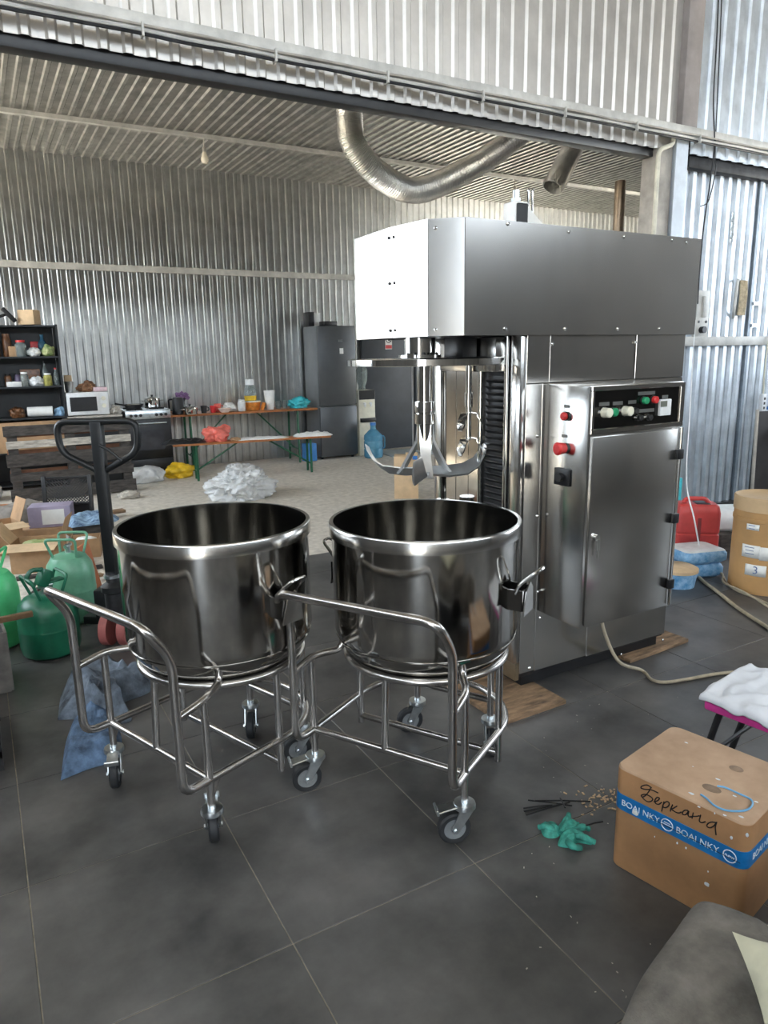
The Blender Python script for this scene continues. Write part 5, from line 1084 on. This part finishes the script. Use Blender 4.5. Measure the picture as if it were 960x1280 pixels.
for k in range(7):
    obj('chain_link', MB().tube([((0.018 if k % 2 else 0.004)*math.cos(i*PI/6), -0.012-(0.004 if k % 2 else 0.012)*math.cos(i*PI/6), 0.11-k*0.036+0.026*math.sin(i*PI/6)) for i in range(12)], 0.004, 6, closed=True), ZINC, t)
wire = [GY(x, y, YH-0.10) for x, y in ((912, -420), (898, 0), (892, 120), (893, 180), (888, 225), (880, 280), (875, 330), (872, 380))]
one('hanging_wire', MB().tube(smooth_path([tuple(p) for p in wire], 6), 0.006, 6), DARK, 'thin dark wire hanging down the gate from the beam', 'wire')
wire = [GY(x, y, YH-0.06) for x, y in ((917, -420), (902, 0), (894, 185), (895, 210), (886, 250), (876, 258))]
one('hanging_wire', MB().tube(smooth_path([tuple(p) for p in wire], 6), 0.005, 6), DARK, 'short thin wire with a bent end below the beam', 'wire')
cord = [GY(869, 400, YH-0.02), GY(862, 520, 3.9), GY(858, 600, 3.3), GY(868, 650, 3.06), GZ(879, 711, 0.006)]
one('white_string', MB().tube(smooth_path([tuple(p) for p in cord], 6), 0.005, 6), WHITE, 'white string hanging from the gate latch down to the jerry can', 'string')
# cables on the floor
HOSE = mat('beige_cable', (0.42, 0.36, 0.26), 0.6, 0, 0.12, 20)
def floor_cable(pix, r, label, pre=(), post=(), lift=0.0):
    pts = [tuple(p) for p in pre]+[(*tuple(GZ(x, y, r))[:2], r+0.001+lift) for x, y in pix]+[tuple(p) for p in post]
    one('power_cable', MB().tube(smooth_path(pts, 10), r, 10), HOSE, label, 'cable', sharp=60)
floor_cable(((802, 838), (815, 850), (832, 853), (860, 849), (900, 842), (960, 838)), 0.008, 'beige power cable running from the control cabinet across the tiles', pre=[(2.36, 2.20, 0.384), (2.38, 2.18, 0.26), (2.44, 2.14, 0.12)])
floor_cable(((857, 700), (874, 722), (897, 740), (925, 762), (962, 786)), 0.011, 'thick beige cable crossing the floor past the powder bags')
floor_cable(((887, 698), (900, 712), (908, 728), (920, 738), (945, 748), (975, 762)), 0.007, 'thin beige cable curling round the fibre drum')
floor_cable(((872, 718), (890, 716), (902, 722), (905, 733), (930, 745), (970, 770)), 0.007, 'second thin cable looped in front of the jerry can', lift=0.024)
# glove, ties, debris
GLV = mat('green_glove', (0.04, 0.27, 0.21), 0.7, 0, 0.25, 40)
t = thing('rubber_glove', 'crumpled green work glove dropped on the tiles', 'glove', tuple(GZ(705, 1045)))
gm = Matrix.Translation(-GZ(705, 1045))
for k, poly in enumerate(([(674, 1032), (690, 1028), (702, 1040), (694, 1048), (680, 1046)], [(694, 1040), (710, 1020), (716, 1032), (728, 1036), (720, 1046), (704, 1048)], [(700, 1048), (724, 1042), (740, 1056), (722, 1054), (715, 1060), (698, 1058)])):
    obj('glove_fold', MB().patch(P2(poly), 0.034, 0.001, 91+k, freq=15, rings=14).xf(gm), GLV, t, 80)
for pth in ([(702, 1042), (708, 1030), (711, 1018)], [(714, 1044), (728, 1046), (744, 1053)], [(692, 1038), (682, 1033), (674, 1034)], [(708, 1050), (716, 1058), (726, 1060)], [(716, 1040), (728, 1034), (736, 1036)]):
    fp_ = smooth_path([GZ(x, y, 0.012+0.012*(i == 1)) for i, (x, y) in enumerate(pth)], 6)
    obj('glove_finger', MB().tube([tuple(q) for q in fp_], 0.01, 10, rad=[0.0125+0.003*noise.noise(q*90)-0.004*i/len(fp_) for i, q in enumerate(fp_)]).xf(gm), GLV, t, 80)
for k, (a, b) in enumerate((((655, 1014), (700, 1006)), ((658, 1020), (712, 1004)), ((660, 1003), (715, 1010)), ((668, 1005), (738, 1006)), ((654, 1016), (690, 1012)), ((700, 1005), (706, 1017)), ((732, 1041), (753, 1036)))):
    p, q = GZ(*a, 0.003), GZ(*b, 0.003); p.z += 0.0045*k; q.z += 0.0045*k
    one('cable_tie', MB().tube([tuple(p), tuple((p+q)/2+Vector((0, 0, 0.002))), tuple(q)], 0.0028, 6), BLACK, ('black plastic tie lying on the tiles near the green glove' if k < 6 else 'single black plastic tie pointing away from the green glove'), 'cable tie', group='black ties by the glove' if k < 6 else None)
rnd = random.Random(5)
shav = MB()
for k in range(70):
    p = GZ(rnd.gauss(755, 22), rnd.gauss(1000, 7), 0.003)
    shav.box(p, (rnd.uniform(.004, .016), rnd.uniform(.003, .006), 0.003), rotz(rnd.uniform(0, 6)))
o = one('wood_shavings', shav, CARDL, 'scatter of pale wood shavings on the tiles by the tan box', 'shavings'); o['kind'] = 'stuff'
deb = MB()
for k in range(60):
    p = GZ(rnd.uniform(640, 900), rnd.uniform(860, 1250), 0.002)
    deb.box(p, (rnd.uniform(.002, .008), rnd.uniform(.001, .003), 0.0015), rotz(rnd.uniform(0, 6)))
o = one('floor_debris', deb, PALEW, 'tiny pale crumbs of debris scattered over the dark tiles', 'debris'); o['kind'] = 'stuff'
